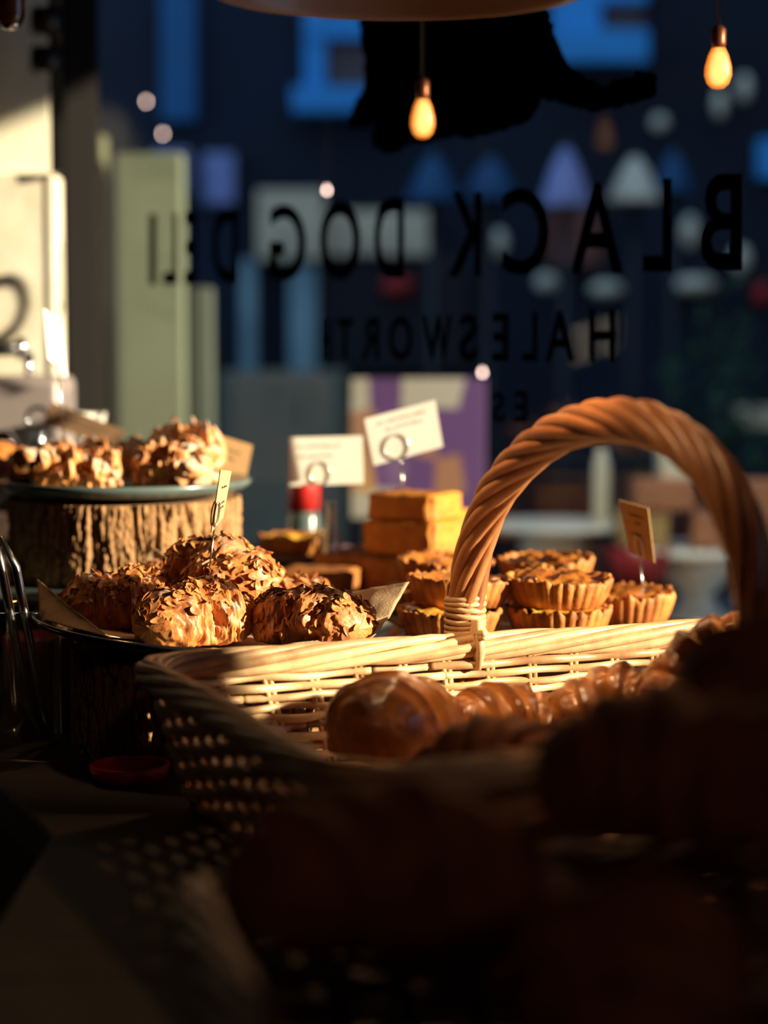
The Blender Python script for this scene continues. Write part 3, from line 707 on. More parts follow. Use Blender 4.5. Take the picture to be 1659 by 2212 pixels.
card([(425, 925), (546, 962), (530, 1042), (440, 1020)], 2.50, M['card_kraft'], 'kraft card leaning at the right edge of the grey plate', ((490, 1035), (486, 1062), 2.50, 2.50), None, ((.2, .8, .3), (.2, .7, .5)), group='kraft cards by the grey plate')
card([(112, 868), (270, 930), (252, 968), (92, 915)], 2.62, M['card_dark'], 'dark brown card tilted behind the pastries below the white card', ((170, 940), (168, 1010), 2.615, 2.615), None, ((.2, .8, .35), (.2, .7, .6)), group='kraft cards by the grey plate')

# ------------------------------------------------------------ small glass and steel clip beside the right tart
p = at(1400, 1340, 2.20)
o = MB().lathe([(0, 0), (.008, 0), (.008, .03), (.007, .03), (.006, .003), (0, .003)], 20, (p.x, p.y + .06, .999)).build('glass_holder', M['glass']); tag(o, 'tiny clear glass tube right of the last tart', 'glass')

# plates / bakes in the left middle behind the plate
q = at(640, 1180, 2.66)
t = empty('cake_stand', (q.x, 2.62, .999), label='mauve cake stand holding a yellow tart left of the orange cake', cat='cake stand')
MB().lathe([(0, 0), (.05, 0), (.045, .006), (.02, .012), (.02, .018), (.03, .024), (0, .024)], 32).build('stand_foot', mat('mauve_glaze', (.16, .10, .13), rough=.4), t)
MB().lathe([(0, .023), (.07, .025), (.085, .032), (.085, .037), (.07, .032), (0, .030)], 48).build('stand_top', bpy.data.materials['mauve_glaze'], t)
tart(q.x, 2.62, 1.032, .045, .022, 21, 'pale yellow tart blurred on the mauve stand', 'tarts by the window', yel=True)
p = at(665, 1075, 2.66)
o = MB().lathe([(0, 0), (.010, 0), (.014, .02), (.013, .035), (.006, .04), (0, .04)], 20, fr=lambda a: 1 + .12 * math.sin(6 * a)).build('wrapped_sweet', M['red']); o.location = (p.x, 2.70, 1.058 + .015); 
bpy.data.objects.remove(o)
t = empty('jar', (at(657, 1100, 2.80).x, 2.80, .95), label='red-lidded jar blurred below the half-shaded white card', cat='jar')
MB().lathe([(0, 0), (.02, 0), (.022, .02), (.022, .11), (.018, .12), (0, .12)], 24).build('jar_body', M['plate_grey'], t)
MB().lathe([(0, .12), (.021, .12), (.021, .165), (.018, .17), (0, .17)], 24).build('lid', M['red'], t)
o = MB().box((-.12, 2.72, .90), (-.03, 2.78, .95)).build('wooden_block', M['ledge'], smooth=False, bevel=.002); tag(o, 'low dark wooden block under the red-lidded jar', 'block')
o.location = (at(657, 1100, 2.80).x + .075, .04, 0)
p = at(715, 1205, 2.50)
t = empty('bottle', (p.x, 2.50, .999), label='slim clear glass bottle between the cake stand and the orange cake', cat='bottle')
MB().lathe([(0, 0), (.012, 0), (.013, .01), (.013, .06), (.007, .078), (.006, .105), (.008, .108), (.0065, .108), (.005, .10), (.006, .078), (.011, .058), (.011, .003), (0, .003)], 28).build('bottle_body', M['glass'], t)

# ------------------------------------------------------------ left back: shelf with coffee things
o = MB().box((-1.15, 2.70, 1.04), (-.40, 2.98, 1.075)).build('back_counter', M['ledge'], smooth=False, bevel=.003); tag(o, 'dark shelf behind the grey plate carrying the machine and bottles', 'shelf')
MB().box((-1.1, 2.74, 0), (-.44, 2.96, 1.04)).build('shelf_support', M['wall_dim'], o, smooth=False)
a = at(-60, 812, 2.88); b_ = at(148, 812, 2.88)
t = empty('machine', (0, 0, 0), label='mauve-grey metal machine with a black lever at the left edge', cat='machine')
MB().prism([(a.x, 2.80), (b_.x, 2.80), (b_.x, 2.95), (a.x, 2.95)], 1.075, a.z).build('body', M['grey'], t, bevel=.012, segs=4)
c = at(60, 812, 2.83); d = at(60, 762, 2.83)
MB().tube([(c.x, 2.84, c.z - .01), (d.x, 2.84, d.z)], .006, 12).build('lever_post', M['chrome'], t)
e = at(-40, 756, 2.83); f = at(38, 753, 2.83)
MB().tube([(e.x, 2.84, e.z), (f.x, 2.84, f.z)], .0095, 16).build('lever', M['black'], t)
MB().lathe([(0, -.016), (.006, -.014), (.009, 0), (.006, .014), (0, .016)], 20, (f.x + .003, 2.84, f.z)).build('lever_knob', M['chrome'], t)
c = at(62, 1010, 2.66)
t = empty('bottle', (c.x, 2.735, 1.075), label='clear glass bottle with a ring stopper left of the dark brown card', cat='bottle')
MB().lathe([(0, 0), (.024, 0), (.026, .01), (.026, .06), (.013, .09), (.011, .10), (.013, .105), (.010, .105), (.008, .10), (.010, .09), (.022, .06), (.022, .004), (0, .004)], 32).build('bottle_body', M['glass'], t)
MB().tube([(.014 * math.cos(k * PI / 12), 0, .122 + .014 * math.sin(k * PI / 12)) for k in range(24)], .003, 10, closed=True).build('ring_stopper', M['chrome'], t)
c = at(10, 980, 2.70)
t = empty('bottle', (c.x - .01, 2.74, 1.075), label='chrome-topped shaker at the left edge behind the plate', cat='bottle')
MB().lathe([(0, 0), (.022, 0), (.022, .075), (.019, .078), (0, .078)], 28).build('shaker_body', M['glass'], t)
MB().lathe([(0, .077), (.021, .077), (.021, .092), (.012, .104), (0, .107)], 28).build('shaker_cap', M['chrome'], t)
c = at(178, 900, 2.72)
t = empty('paper_cup', (c.x, 2.76, 1.075), label='white paper cone in a holder right of the grey machine', cat='cup')
MB().lathe([(0, 0), (.018, 0), (.018, .06), (.0155, .075), (.012, .075), (0, .07)], 24).build('cup_holder', M['grey'], t)
MB().lathe([(.010, .06), (.0235, .128), (.0225, .128), (.009, .062)], 28, fr=lambda q: 1 + .10 * math.sin(3 * q + 1)).build('paper_cone', M['card_white'], t)
c = at(5, 1010, 2.50)
croissant('bread_roll', (c.x - .012, 2.50, 1.135), (0, 0, R_(60)), .085, .033, .2, 3, 51, M['croissant'], 'orange-brown roll at the left edge behind the grey plate', 'bread roll', nu=50, nv=40)
o = MB().box((-.56, 2.44, 1.118), (-.44, 2.57, 1.135)).build('wooden_tray', M['ledge'], smooth=False, bevel=.003); tag(o, 'dark tray under the roll at the left edge', 'tray')
bpy.data.objects.remove(o)
c = at(133, 970, 2.66)
t = empty('flower', (c.x, 2.70, 1.075), label='magenta and white flower head behind the dark brown card', cat='flower')
fm = MB(); rn = random.Random(4)
for k in range(26):
    a = k * 2.4; el = .15 + 1.2 * k / 26; rr = .030
    dirv = Vector((math.cos(a) * math.cos(el), math.sin(a) * math.cos(el), math.sin(el))); s_ = dirv.cross(Vector((0, 0, 1))).normalized(); n_ = s_.cross(dirv)
    V = [Vector((0, 0, .065)), Vector((0, 0, .065)) + dirv * rr * .6 + s_ * .009, Vector((0, 0, .065)) + dirv * rr + n_ * .004, Vector((0, 0, .065)) + dirv * rr * .6 - s_ * .009, Vector((0, 0, .065)) + dirv * rr * .55 - n_ * .003]
    fm.add(V, [(0, 1, 4), (1, 2, 4), (2, 3, 4), (3, 0, 4)])
fm.build('petals', M['pink'], t, smooth=False)
MB().tube([(0, 0, 0), (0, 0, .07)], .003, 8).build('stem', mat('stem_green', (.1, .2, .05)), t)
MB().lathe([(0, 0), (.014, 0), (.018, .03), (.012, .045), (.010, .045), (.014, .03), (0, .004)], 24).build('small_vase', M['white'], t)

# glass jar with tongs, lower left; red candle glass
t = empty('glass_jar', (-.372, 2.065, .90), label='tall clear glass jar with steel tongs at the lower left', cat='jar')
MB().lathe([(0, 0), (.046, 0), (.048, .006), (.048, .135), (.050, .138), (.047, .139), (.045, .134), (.045, .008), (0, .007)], 48).build('jar_body', M['glass'], t)
a = at(3, 1225, 2.03); b_ = at(60, 1520, 2.04); c2 = at(95, 1680, 2.05)
tg = empty('tongs', (a.x, a.y, a.z), label='blue-grey steel tongs standing in the glass jar', cat='tongs')
for s_, off in (('arm', 0), ('arm', .014)):
    MB().tube([(off * .3 - .005, 0, .03), (off, .0, 0), ((b_ - a).x + off, (b_ - a).y, (b_ - a).z), ((c2 - a).x + off * .4, (c2 - a).y + .002, .915 - a.z)], [.003, .0045, .0045, .006], 10).build('arm', M['wire'], tg)
for i, (x_, lb) in enumerate(((205, 'small red glass candle holder under the dark log edge'), (20, 'red glass behind the tongs in the lower left corner'))):
    pp = at(x_, 1650, 2.0)
t = empty('candle_glass', (-.345, 1.905, .90), label='low red glass dish in front of the dark log slice', cat='candle holder')
MB().lathe([(0, 0), (.03, 0), (.036, .006), (.037, .016), (.034, .016), (.033, .008), (0, .004)], 32).build('dish', M['red'], t)
t.location = (-.235, 1.895, .90)
t = empty('red_tin', (-.385, 2.26, .90), label='dark red tin standing behind the glass jar', cat='tin')
MB().lathe([(0, 0), (.038, 0), (.038, .095), (.036, .097), (0, .097)], 36).build('tin_body', M['red'], t)
t.location = (-.36, 2.155, .90)

# ------------------------------------------------------------ foreground dark basket
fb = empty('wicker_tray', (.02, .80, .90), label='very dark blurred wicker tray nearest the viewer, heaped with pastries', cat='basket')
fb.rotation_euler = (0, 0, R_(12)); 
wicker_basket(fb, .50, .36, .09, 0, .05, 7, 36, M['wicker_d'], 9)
fb.location = (-.04, .84, .90)
GN = 'pastries heaped nearest the viewer'
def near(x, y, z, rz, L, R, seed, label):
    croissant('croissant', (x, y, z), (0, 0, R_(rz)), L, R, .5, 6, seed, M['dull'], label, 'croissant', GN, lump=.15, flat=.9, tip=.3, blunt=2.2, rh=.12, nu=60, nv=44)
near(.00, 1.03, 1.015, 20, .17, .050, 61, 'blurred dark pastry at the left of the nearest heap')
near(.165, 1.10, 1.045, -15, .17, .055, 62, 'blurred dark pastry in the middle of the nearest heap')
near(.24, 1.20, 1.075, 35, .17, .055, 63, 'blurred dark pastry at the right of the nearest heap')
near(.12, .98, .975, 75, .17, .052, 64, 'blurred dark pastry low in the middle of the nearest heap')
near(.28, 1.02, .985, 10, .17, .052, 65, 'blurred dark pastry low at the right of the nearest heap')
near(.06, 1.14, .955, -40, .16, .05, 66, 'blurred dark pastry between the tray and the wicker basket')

# ------------------------------------------------------------ lamps
def bulb(px, ytop, ybot, D, w, label):
    a = at(px, ytop, D); c = at(px, ybot, D); h = a.z - c.z; r = w / 2 / F * D
    t = empty('pendant_bulb', (a.x, D, c.z), label=label, cat='light bulb', group='filament bulbs in front of the window')
    MB().lathe([(0, 0), (r * .45, h * .03), (r * .8, h * .14), (r, h * .34), (r * .97, h * .55), (r * .75, h * .82), (r * .5, h), (r * .42, h * 1.02)], 32).build('bulb_glass', M['bulb'], t)
    MB().lathe([(0, h * 1.0), (r * .5, h * 1.0), (r * .55, h * 1.12), (r * .55, h * 1.45), (r * .3, h * 1.55), (0, h * 1.55)], 24).build('socket', mat('copper_socket', (.22, .07, .03), rough=.4, metal=.6), t)
    MB().tube([(0, 0, h * 1.5), (0, 0, 2.6 - c.z)], .0016, 8).build('cord', M['black'], t)
bulb(913, 215, 300, 2.42, 52, 'glowing orange filament bulb in front of the black dog decal')
bulb(1552, 104, 193, 2.20, 58, 'glowing orange filament bulb near the top right corner')
t = empty('pendant_lamp', (at(862, 0, 1.70).x, 1.70, at(862, -14, 1.70).z), label='large brownish cream dome lampshade hanging into the top of the frame', cat='lampshade')
MB().lathe([(.150, 0), (.1515, .002), (.150, .006), (.140, .045), (.105, .095), (.05, .125), (.02, .13), (.02, .128), (.05, .121), (.102, .092), (.136, .044), (.1465, .005), (.147, 0), (.150, 0)], 96).build('shade', M['shade'], t)
MB().lathe([(0, .045), (.02, .05), (.028, .075), (.02, .10), (.012, .128), (0, .128)], 28).build('bulb', M['white'], t)
MB().tube([(0, 0, .125), (0, 0, 2.6 - t.location.z)], .003, 8).build('cord', M['black'], t)
c = at(22, 62, 2.30)
t = empty('amber_pendant', (c.x, 2.30, c.z), label='amber glass pendant cut off at the top left corner', cat='lamp')
MB().lathe([(0, 0), (.009, .001), (.014, .006), (.0165, .014), (.0165, .06), (.010, .075), (.006, .08), (0, .08)], 32).build('glass_body', M['amber'], t)
MB().lathe([(0, -.0015), (.008, -.0008), (.0115, .002), (.0122, .006), (0, .0065)], 28).build('rim_cap', M['chrome'], t)
MB().tube([(0, 0, .078), (0, 0, 2.6 - c.z)], .002, 8).build('cord', M['black'], t)

# ------------------------------------------------------------ lettering on the glass
WP = wl(0, -.0045)
def glass_pt(px, py): return atplane(px, py, WP, NO)
font_cache = {}
def letter_mesh(ch):
    if ch in font_cache: return font_cache[ch]
    cu = bpy.data.curves.new('f', 'FONT'); cu.body = ch; cu.size = 1; cu.offset = .018; cu.resolution_u = 6
    ob = bpy.data.objects.new('f', cu); COL.objects.link(ob); dg = bpy.context.evaluated_depsgraph_get(); dg.update()
    me = bpy.data.meshes.new_from_object(ob.evaluated_get(dg)); bpy.data.objects.remove(ob)
    V = [v.co.copy() for v in me.vertices]; Fc = [tuple(p.vertices) for p in me.polygons]
    x0 = min(v.x for v in V); x1 = max(v.x for v in V); y0 = min(v.y for v in V); y1 = max(v.y for v in V)
    V = [((v.x - x0) / (x1 - x0), (v.y - y0) / (y1 - y0)) for v in V]
    font_cache[ch] = (V, Fc); return font_cache[ch]
def word(items, label):
    """items: (char, xright, xleft, ytop, ybottom) in the photo; reads right to left because the pane is lettered for the street"""
    t = empty('window_lettering', wl(.3, -.004), label=label, cat='lettering')
    t.location.z = 1.4; base = t.location.copy()
    for (ch, xr, xl, yt, yb) in items:
        V, Fc = letter_mesh(ch)
        TR, TL, BR_, BL_ = glass_pt(xr, yt), glass_pt(xl, yt), glass_pt(xr, yb), glass_pt(xl, yb)
        VV = [BR_.lerp(BL_, x).lerp(TR.lerp(TL, x), y) - base for (x, y) in V]
        n = len(VV); VB = [v + NO * .0008 for v in VV]
        pydata('letter', VV + VB, [tuple(f) for f in Fc] + [tuple(i + n for i in reversed(f)) for f in Fc], M['vinyl'], t, smooth=False)
    return t
def yt(x): return 372 + (1602 - x) * .071
def yb(x): return 582 + (1602 - x) * .026
it = [(c, r, l, yt((r + l) / 2), yb((r + l) / 2)) for c, r, l in (('B', 1602, 1512), ('L', 1450, 1388), ('A', 1345, 1232), ('C', 1186, 1084), ('K', 1040, 968),
      ('D', 872, 808), ('O', 778, 690), ('G', 660, 582), ('D', 514, 458), ('E', 425, 397), ('L', 383, 352), ('I', 336, 322))]
word(it, 'large black capital letters across the shop window, three words seen from behind')
xs = [(1328, 1272), (1240, 1178), (1160, 1128), (1098, 1062), (1030, 992), (975, 915), (890, 840), (818, 780), (762, 728), (714, 692)]
it = [(c, r, l, 668 + (1328 - r) * .035, 782 - (1328 - r) * .008) for c, (r, l) in zip('HALESWORTH', xs)]
word(it, 'smaller black capital letters of a single long word below the large lettering')
word([('E', 1138, 1110, 845, 912), ('S', 1088, 1062, 847, 912)], 'two small black characters at the bottom of the window lettering')
# dog decal
dog = [(776, -140), (774, 60), (786, 130), (782, 195), (765, 225), (748, 258), (758, 278), (790, 276), (812, 262), (806, 290), (802, 318), (828, 332), (862, 330), (872, 312), (915, 312), (962, 300), (1020, 296), (1085, 286), (1130, 268), (1160, 240), (1172, 214), (1205, 222), (1240, 232), (1285, 241), (1330, 232), (1372, 222), (1404, 214), (1420, 192), (1417, 165), (1398, 152), (1375, 153), (1358, 170), (1330, 172), (1302, 186), (1270, 172), (1244, 152), (1222, 128), (1205, 100), (1196, 62), (1182, 5), (1150, -80), (1080, -150), (900, -180)]
rn = random.Random(2); pts = []
for i in range(len(dog)):
    a = Vector(dog[i]); b_ = Vector(dog[(i + 1) % len(dog)]); K = max(1, int((b_ - a).length / 9))
    for k in range(K):
        q = a.lerp(b_, k / K) + Vector((rn.uniform(-4, 4), rn.uniform(-4, 4))); pts.append(q)
c0 = glass_pt(980, 150)
from mathutils.geometry import tessellate_polygon
P3 = [glass_pt(q.x, q.y) - c0 for q in pts]; tri = tessellate_polygon([[Vector((q.x, q.y, 0)) for q in pts]]); n = len(P3)
me = bpy.data.meshes.new('dog_decal')
me.from_pydata([tuple(v) for v in P3] + [tuple(v + NO * .0008) for v in P3], [], [tuple(f) for f in tri] + [tuple(i + n for i in reversed(f)) for f in tri] + [(i, (i + 1) % n, n + (i + 1) % n, n + i) for i in range(n)])
me.update()
o = link('dog_decal', me, M['vinyl'], smooth=False); o.location = c0; tag(o, 'shaggy black animal silhouette with outstretched tail at the top of the window', 'decal')

# ------------------------------------------------------------ outside
struct(MB().box((-6, 2.0, -.12), (12, 16, -.1)).build('ground', mat('street_paving', (.05, .055, .06), (.035, .038, .045), 3, .8), smooth=False))
FD = 6.0
navy = mat('dark_blue_brick', (.006, .013, .028), (.007, .009, .016), 2.2, .85, .004, 20)
struct(MB().box((-6, FD, -.1), (2.75, FD + .4, 7)).build('facade', navy, smooth=False))
struct(MB().box((3.0, 2.77, -.1), (8, 14, 5)).build('sun_blocker', navy, smooth=False))  # unseen block added out of view to keep the sun off the street
aw = MB(); q = [wl(AR - 1, .07), wl(AL + .6, .07), wl(AL + .6, .86), wl(AR - 1, .86)]
zz = [2.5, 2.5, 2.14, 2.14]
aw.add([(p_.x, p_.y, z_) for p_, z_ in zip(q, zz)] + [(p_.x, p_.y, z_ + .02) for p_, z_ in zip(q, zz)], [(3, 2, 1, 0), (4, 5, 6, 7), (0, 1, 5, 4), (1, 2, 6, 5), (2, 3, 7, 6), (3, 0, 4, 7)])
struct(aw.build('awning', mat('black_canvas', (.02, .02, .022), rough=.9), smooth=False))

blue = mat('skylit_blue_paint', (.03, .36, .78), (.03, .30, .66), 6, .5)  # blue sky light put into the colour of the white frames
blued = mat('dim_blue_paint', (.012, .13, .30), (.012, .07, .16), 2, .6)
lil = mat('lilac_paint', (.36, .38, .62), (.2, .25, .5), 8, .6)
sand = mat('sand_paint', (.85, .68, .40), (.6, .48, .3), 6, .7)
teal = mat('pale_teal_paint', (.30, .46, .46), (.2, .3, .32), 5, .7)
terra = mat('terracotta_paint', (.20, .07, .04), (.14, .05, .04), 5, .7)
dk = mat('near_black_glass', (.012, .016, .025), rough=.3)
brown = mat('brown_blind', (.12, .08, .07), rough=.8)
kbox = mat('brown_cardboard', (.46, .19, .09), (.40, .16, .075), 10, .8)
kbox2 = mat('tan_cardboard', (.52, .33, .12), (.45, .28, .1), 10, .8)
cream2 = mat('pale_cream_glaze', (.88, .80, .56), (.75, .68, .48), 10, .5)
def obox(name, x0, y0, x1, y1, D, dep, m, parent=None, label=None, cat=None, bev=.006, origin=None):
    a = at(x0, y0, D); c = at(x1, y1, D)
    o_ = MB().box((a.x, D, min(a.z, c.z)), (c.x, D + dep, max(a.z, c.z))).build(name, m, parent, smooth=True, bevel=bev, segs=3)
    return tag(o_, label, cat)
# windows in the far facade
for (fr_, sill, pane, lb) in ((( (655, -60, 705, 215), (655, 25, 900, 85)), (630, 185, 900, 242), (705, 85, 900, 186), 'light blue framed window on the dark house left of the dog decal'),
                             (((1192, -60, 1300, 70), (1290, -60, 1400, 5)), (1192, 62, 1402, 134), (1300, 5, 1392, 62), 'light blue framed window on the dark house right of the dog decal')):
    t = empty('house_window', (0, 0, 0), label=lb, cat='window', group='windows of the house across the street')
    for k, (x0, y0, x1, y1) in enumerate(fr_): obox('window_frame', x0, y0, x1, y1, FD - .06 - .01 * k, .07, blue, t)
    obox('window_sill', *sill, FD - .12, .12, blue, t); obox('pane', *pane, FD - .03, .03, brown, t)
def plain(name, box, D, m, label, cat, dep=.06): return obox(name, *box, D, dep, m, None, label, cat)
plain('shutter', (345, -20, 425, 260), FD - .05, blued, 'dim blue tall shutter on the far facade at upper left', 'shutter')
plain('shop_sign', (440, 330, 505, 440), FD - .06, lil, 'pale lilac-blue plate on the far facade right of the green board', 'sign')
plain('blind', (555, 410, 700, 560), FD - .10, sand, 'sand-coloured blind behind the middle word of the lettering', 'blind')
plain('shop_sign', (700, 455, 935, 552), FD - .07, sand, 'long cream shop sign behind the middle lettering', 'sign')
plain('shop_window', (690, 556, 1010, 800), FD - .04, dk, 'near-black shop window under the cream sign across the street', 'window')
plain('door_leaf', (625, 565, 688, 1900), FD - .07, teal, 'pale teal door leaf across the street left of the black shop window', 'door')
plain('drainpipe', (520, 560, 560, 1900), FD - .05, teal, 'dim teal pipe box on the facade above the kraft card', 'pipe')
plain('planter', (475, 805, 745, 1900), 5.2, mat('olive_grey_paint', (.28, .26, .16), (.20, .19, .13), 3, .8), 'large olive-grey planter box in the street left of the patterned paper', 'planter', .3)
plain('door_leaf', (1190, 445, 1300, 575), FD - .06, terra, 'terracotta door panel across the street behind the letter shapes', 'door')
plain('wall_strip', (1640, 300, 1700, 385), FD - .06, blue, 'bright blue plate at the right edge on the far facade', 'sign')
plain('wall_strip', (330, 320, 410, 420), 4.6, lil, 'pale blue-grey plate above the top of the green board', 'sign')
# parasols across the street
def cone_parasol(px, yt_, yb_, w, D, m, label):
    a = at(px, yt_, D); b2 = at(px, yb_, D); r = w / 2 / F * D
    t = empty('parasol', (a.x, D, -.1), label=label, cat='parasol', group='parasols in the street')
    za = a.z + .1; zb = b2.z + .1
    MB().lathe([(.004, za), (r * .55, (za + zb) / 2 + .01), (r, zb), (r * .98, zb - .01), (r * .5, (za + zb) / 2 - .01), (.004, za - .02)], 24, fr=lambda q: 1 + .05 * math.cos(8 * q)).build('canopy', m, t)
    MB().tube([(0, 0, 0), (0, 0, za)], .012, 10).build('pole', M['black'], t)
cone_parasol(935, 325, 430, 110, 5.3, blued, 'blue parasol leftmost of the row across the street')
cone_parasol(1060, 335, 425, 120, 5.4, blued, 'blue parasol second in the row across the street')
cone_parasol(1222, 305, 440, 110, 5.2, lil, 'lilac parasol in the middle of the row across the street')
cone_parasol(1372, 330, 430, 110, 5.3, cream2, 'pale cream parasol in the row across the street')
cone_parasol(1455, 318, 410, 80, 5.5, blued, 'blue parasol at the right end of the row across the street')
# small shapes standing in for blurred light patches and reflected glints
def blob(px, py, w, h, D, m, name, label, cat, grp=None):
    a = at(px, py, D); rx = w / 2 / F * D; rz = h / 2 / F * D
    o_ = MB().lathe([(0, -rz), (rx * .6, -rz * .85), (rx, -rz * .3), (rx, rz * .3), (rx * .6, rz * .85), (0, rz)], 24).build(name, m); o_.location = a
    return tag(o_, label, cat, grp)
GL = 'pale light patches on the far facade'
for (x, y, w, h, lb) in ((1555, 225, 28, 60, 'pale green-white light patch below the right glowing bulb'), (1608, 190, 30, 60, 'grey-white light patch near the right edge beside the glowing bulb'), (1425, 265, 36, 36, 'round dim light patch right of the outstretched tail'),
                         (1075, 525, 40, 60, 'cream light patch behind the large lettering near its centre'), (1490, 500, 34, 70, 'cream light patch between the last two large letters'), (1180, 610, 46, 40, 'cream light patch under the third large letter'), (1310, 625, 70, 36, 'wide cream light patch above the smaller lettering'), (1500, 615, 90, 40, 'wide cream light patch below the rightmost large letters'),
                         (1600, 560, 40, 60, 'dim cream light patch at right beyond the lettering')):
    blob(x, y, w, h, FD - .05, cream2, 'facade_patch', lb, 'light patch', GL)  # cream shapes stand in for blurred light patches; lanterns are invented
blob(1648, 635, 44, 50, FD - .05, M['red'], 'facade_patch', 'red patch at the right edge across the street', 'light patch')
blob(860, 618, 70, 44, FD - .08, M['red'], 'facade_patch', 'dim red patch in front of the black shop window', 'light patch')
for (x, y, lb) in ((316, 220, 'upper of two pale pink points of light at upper left'), (352, 290, 'lower of two pale pink points of light at upper left'), (706, 412, 'dim pale point of light above the middle lettering'), (1042, 806, 'pale point of light below the smaller lettering')):
    a = at(x, y, 4.3 if x < 600 else 3.4); o_ = MB().lathe([(0, -.0035), (.0035, 0), (0, .0035)], 12).tube([(0, 0, .003), (0, 0, .006)], .001, 6).build('glint_bead', M['pin']); o_.location = a; MB().tube([(0, 0, .005), (0, 0, 2.7 - a.z)], .0005, 5).build('wire', M['black'], o_); tag(o_, lb, 'light', 'tiny points of light')  # glowing beads on invented wires, standing in for bulb reflections in the glass
# pale green board
g = empty('green_board', (0, 0, 0), label='pale green painted upright board outside the glass at left', cat='board')
obox('board', 120, 285, 190, 2360, 3.88, .04, mat('olive_brown_paint', (.09, .065, .04), (.06, .05, .03), 3, .7), g)
obox('board', 188, 290, 250, 2360, 3.86, .05, M['green'], g); obox('board', 246, 330, 412, 2380, 3.80, .05, mat('grey_green_paint', (.10, .125, .085), (.085, .10, .07), 3, .7), g)
obox('board', 412, 620, 470, 2370, 3.84, .05, mat('dim_grey_green_paint', (.05, .065, .055), (.04, .05, .045), 3, .7), g)
# patterned paper panel
a = at(757, 818, 3.6); c = at(1048, 1120, 3.6)
o = MB().box((0, 0, 0), (c.x - a.x, .03, a.z - c.z)).build('patterned_panel', pattern_mat(), smooth=False, bevel=.002); o.location = (a.x, 3.6, c.z); MB().box((.02, .005, -.1 - c.z), (c.x - a.x - .02, .025, 0)).build('panel_stand', M['black'], o, smooth=False); tag(o, 'purple, ochre and white patterned panel standing outside behind the white cards', 'panel')
# display table outside with white stands
tz = at(1500, 1345, 3.85).z
t = empty('street_table', (0, 0, 0), label='dark display table outside carrying the white stands', cat='table')
MB().box((-.30, 3.55, tz - .03), (1.0, 4.25, tz)).build('table_top', mat('blue_grey_cloth', (.04, .05, .06), rough=.8), t, bevel=.004)
for (x_, y_) in ((-.27, 3.6), (.95, 3.6), (-.27, 4.2), (.95, 4.2)): MB().box((x_, y_, -.1), (x_ + .04, y_ + .04, tz - .03)).build('leg', M['black'], t)
def pedestal(px, ytop, w, D, label, k=1):
    a = at(px, ytop, D); h = a.z - tz; r = w / 2 / F * D
    t = empty('pedestal_stand', (a.x, D, tz), label=label, cat='cake stand', group='white pedestal stands outside')
    MB().lathe([(0, h - .006), (r, h - .004), (r * 1.02, h + .003), (r * .96, h + .006), (0, h + .002)], 48).build('stand_top', M['white'], t)
    MB().lathe([(0, 0), (r * .62, 0), (r * .62, .012), (r * .30, h * .22), (r * .20, h * .42), (r * .42, h * .62), (r * .5, h * .80), (r * .34, h - .006), (0, h - .006)], 40).build('stand_foot', M['white'], t)
pedestal(1195, 1136, 300, 3.95, 'white urn-shaped pedestal stand seen inside the handle left')
pedestal(1508, 1188, 310, 3.80, 'white urn-shaped pedestal stand at right, nearer and larger')
def sbox(b, D, m, label, dep=.08): 
    o_ = obox('cardboard_box', *b, D, dep, m, None, label, 'box'); o_['group'] = 'boxes on the white stands'; return o_
sbox((1500, 1108, 1612, 1184), 3.76, kbox, 'brown cardboard box at the right on the nearer white stand')
sbox((1338, 1104, 1445, 1184), 3.78, kbox2, 'tan cardboard box at the left on the nearer white stand')
sbox((1372, 1038, 1505, 1104), 3.77, kbox, 'brown cardboard box stacked on the tan box')
sbox((1612, 1040, 1700, 1184), 3.80, kbox, 'dark brown box at the right edge on the nearer white stand')
obox('cream_tin', 1428, 975, 1522, 1038, 3.79, .08, cream2, None, 'pale tin standing on the stacked brown box', 'tin')
a = at(1375, 1262, 3.75)
rb = MB().lathe([(0, 0), (.035, 0), (.05, .02), (.058, .062), (.055, .062), (.046, .02), (0, .006)], 32).build('bowl', M['redbowl']); rb.location = (a.x, 3.72, at(1375, 1262, 3.72).z); tag(rb, 'dark red bowl on the table left of the nearer white stand', 'bowl')
rs = MB().lathe([(0, 0), (.03, 0), (.012, .02), (.012, rb.location.z - tz - .002), (.03, rb.location.z - tz - .0005), (0, rb.location.z - tz - .0005)], 24).build('bowl_stand', M['black']); rs.location = (a.x, 3.72, tz); tag(rs, 'small black stand under the dark red bowl', 'stand')
a = at(1299, 1052, 3.95)
t = empty('bottle', (a.x, 3.95, at(1195, 1136, 3.95).z + .006), label='slim pale bottle on the left white stand inside the handle arch', cat='bottle')
hh = at(1299, 968, 3.95).z - t.location.z
MB().lathe([(0, 0), (.014, 0), (.016, .004), (.016, hh * .78), (.010, hh * .9), (.009, hh), (0, hh)], 24).build('bottle_body', cream2, t)
obox('street_sign', 1300, 918, 1395, 962, 5.6, .03, terra, None, 'small terracotta sign in the street under the top of the handle', 'sign')
obox('street_sign', 1590, 880, 1700, 925, 5.5, .03, sand, None, 'dull sand-coloured sign at the right edge above the handle', 'sign')
leafm = mat('dark_green_leaf', (.03, .09, .03), (.02, .06, .03), 20, .6)
a = at(1550, 960, 5.0); t = empty('potted_plant', (a.x, 5.0, -.1), label='dark green potted plant in the street right of the handle top', cat='plant')
lm = MB(); rn = random.Random(8)
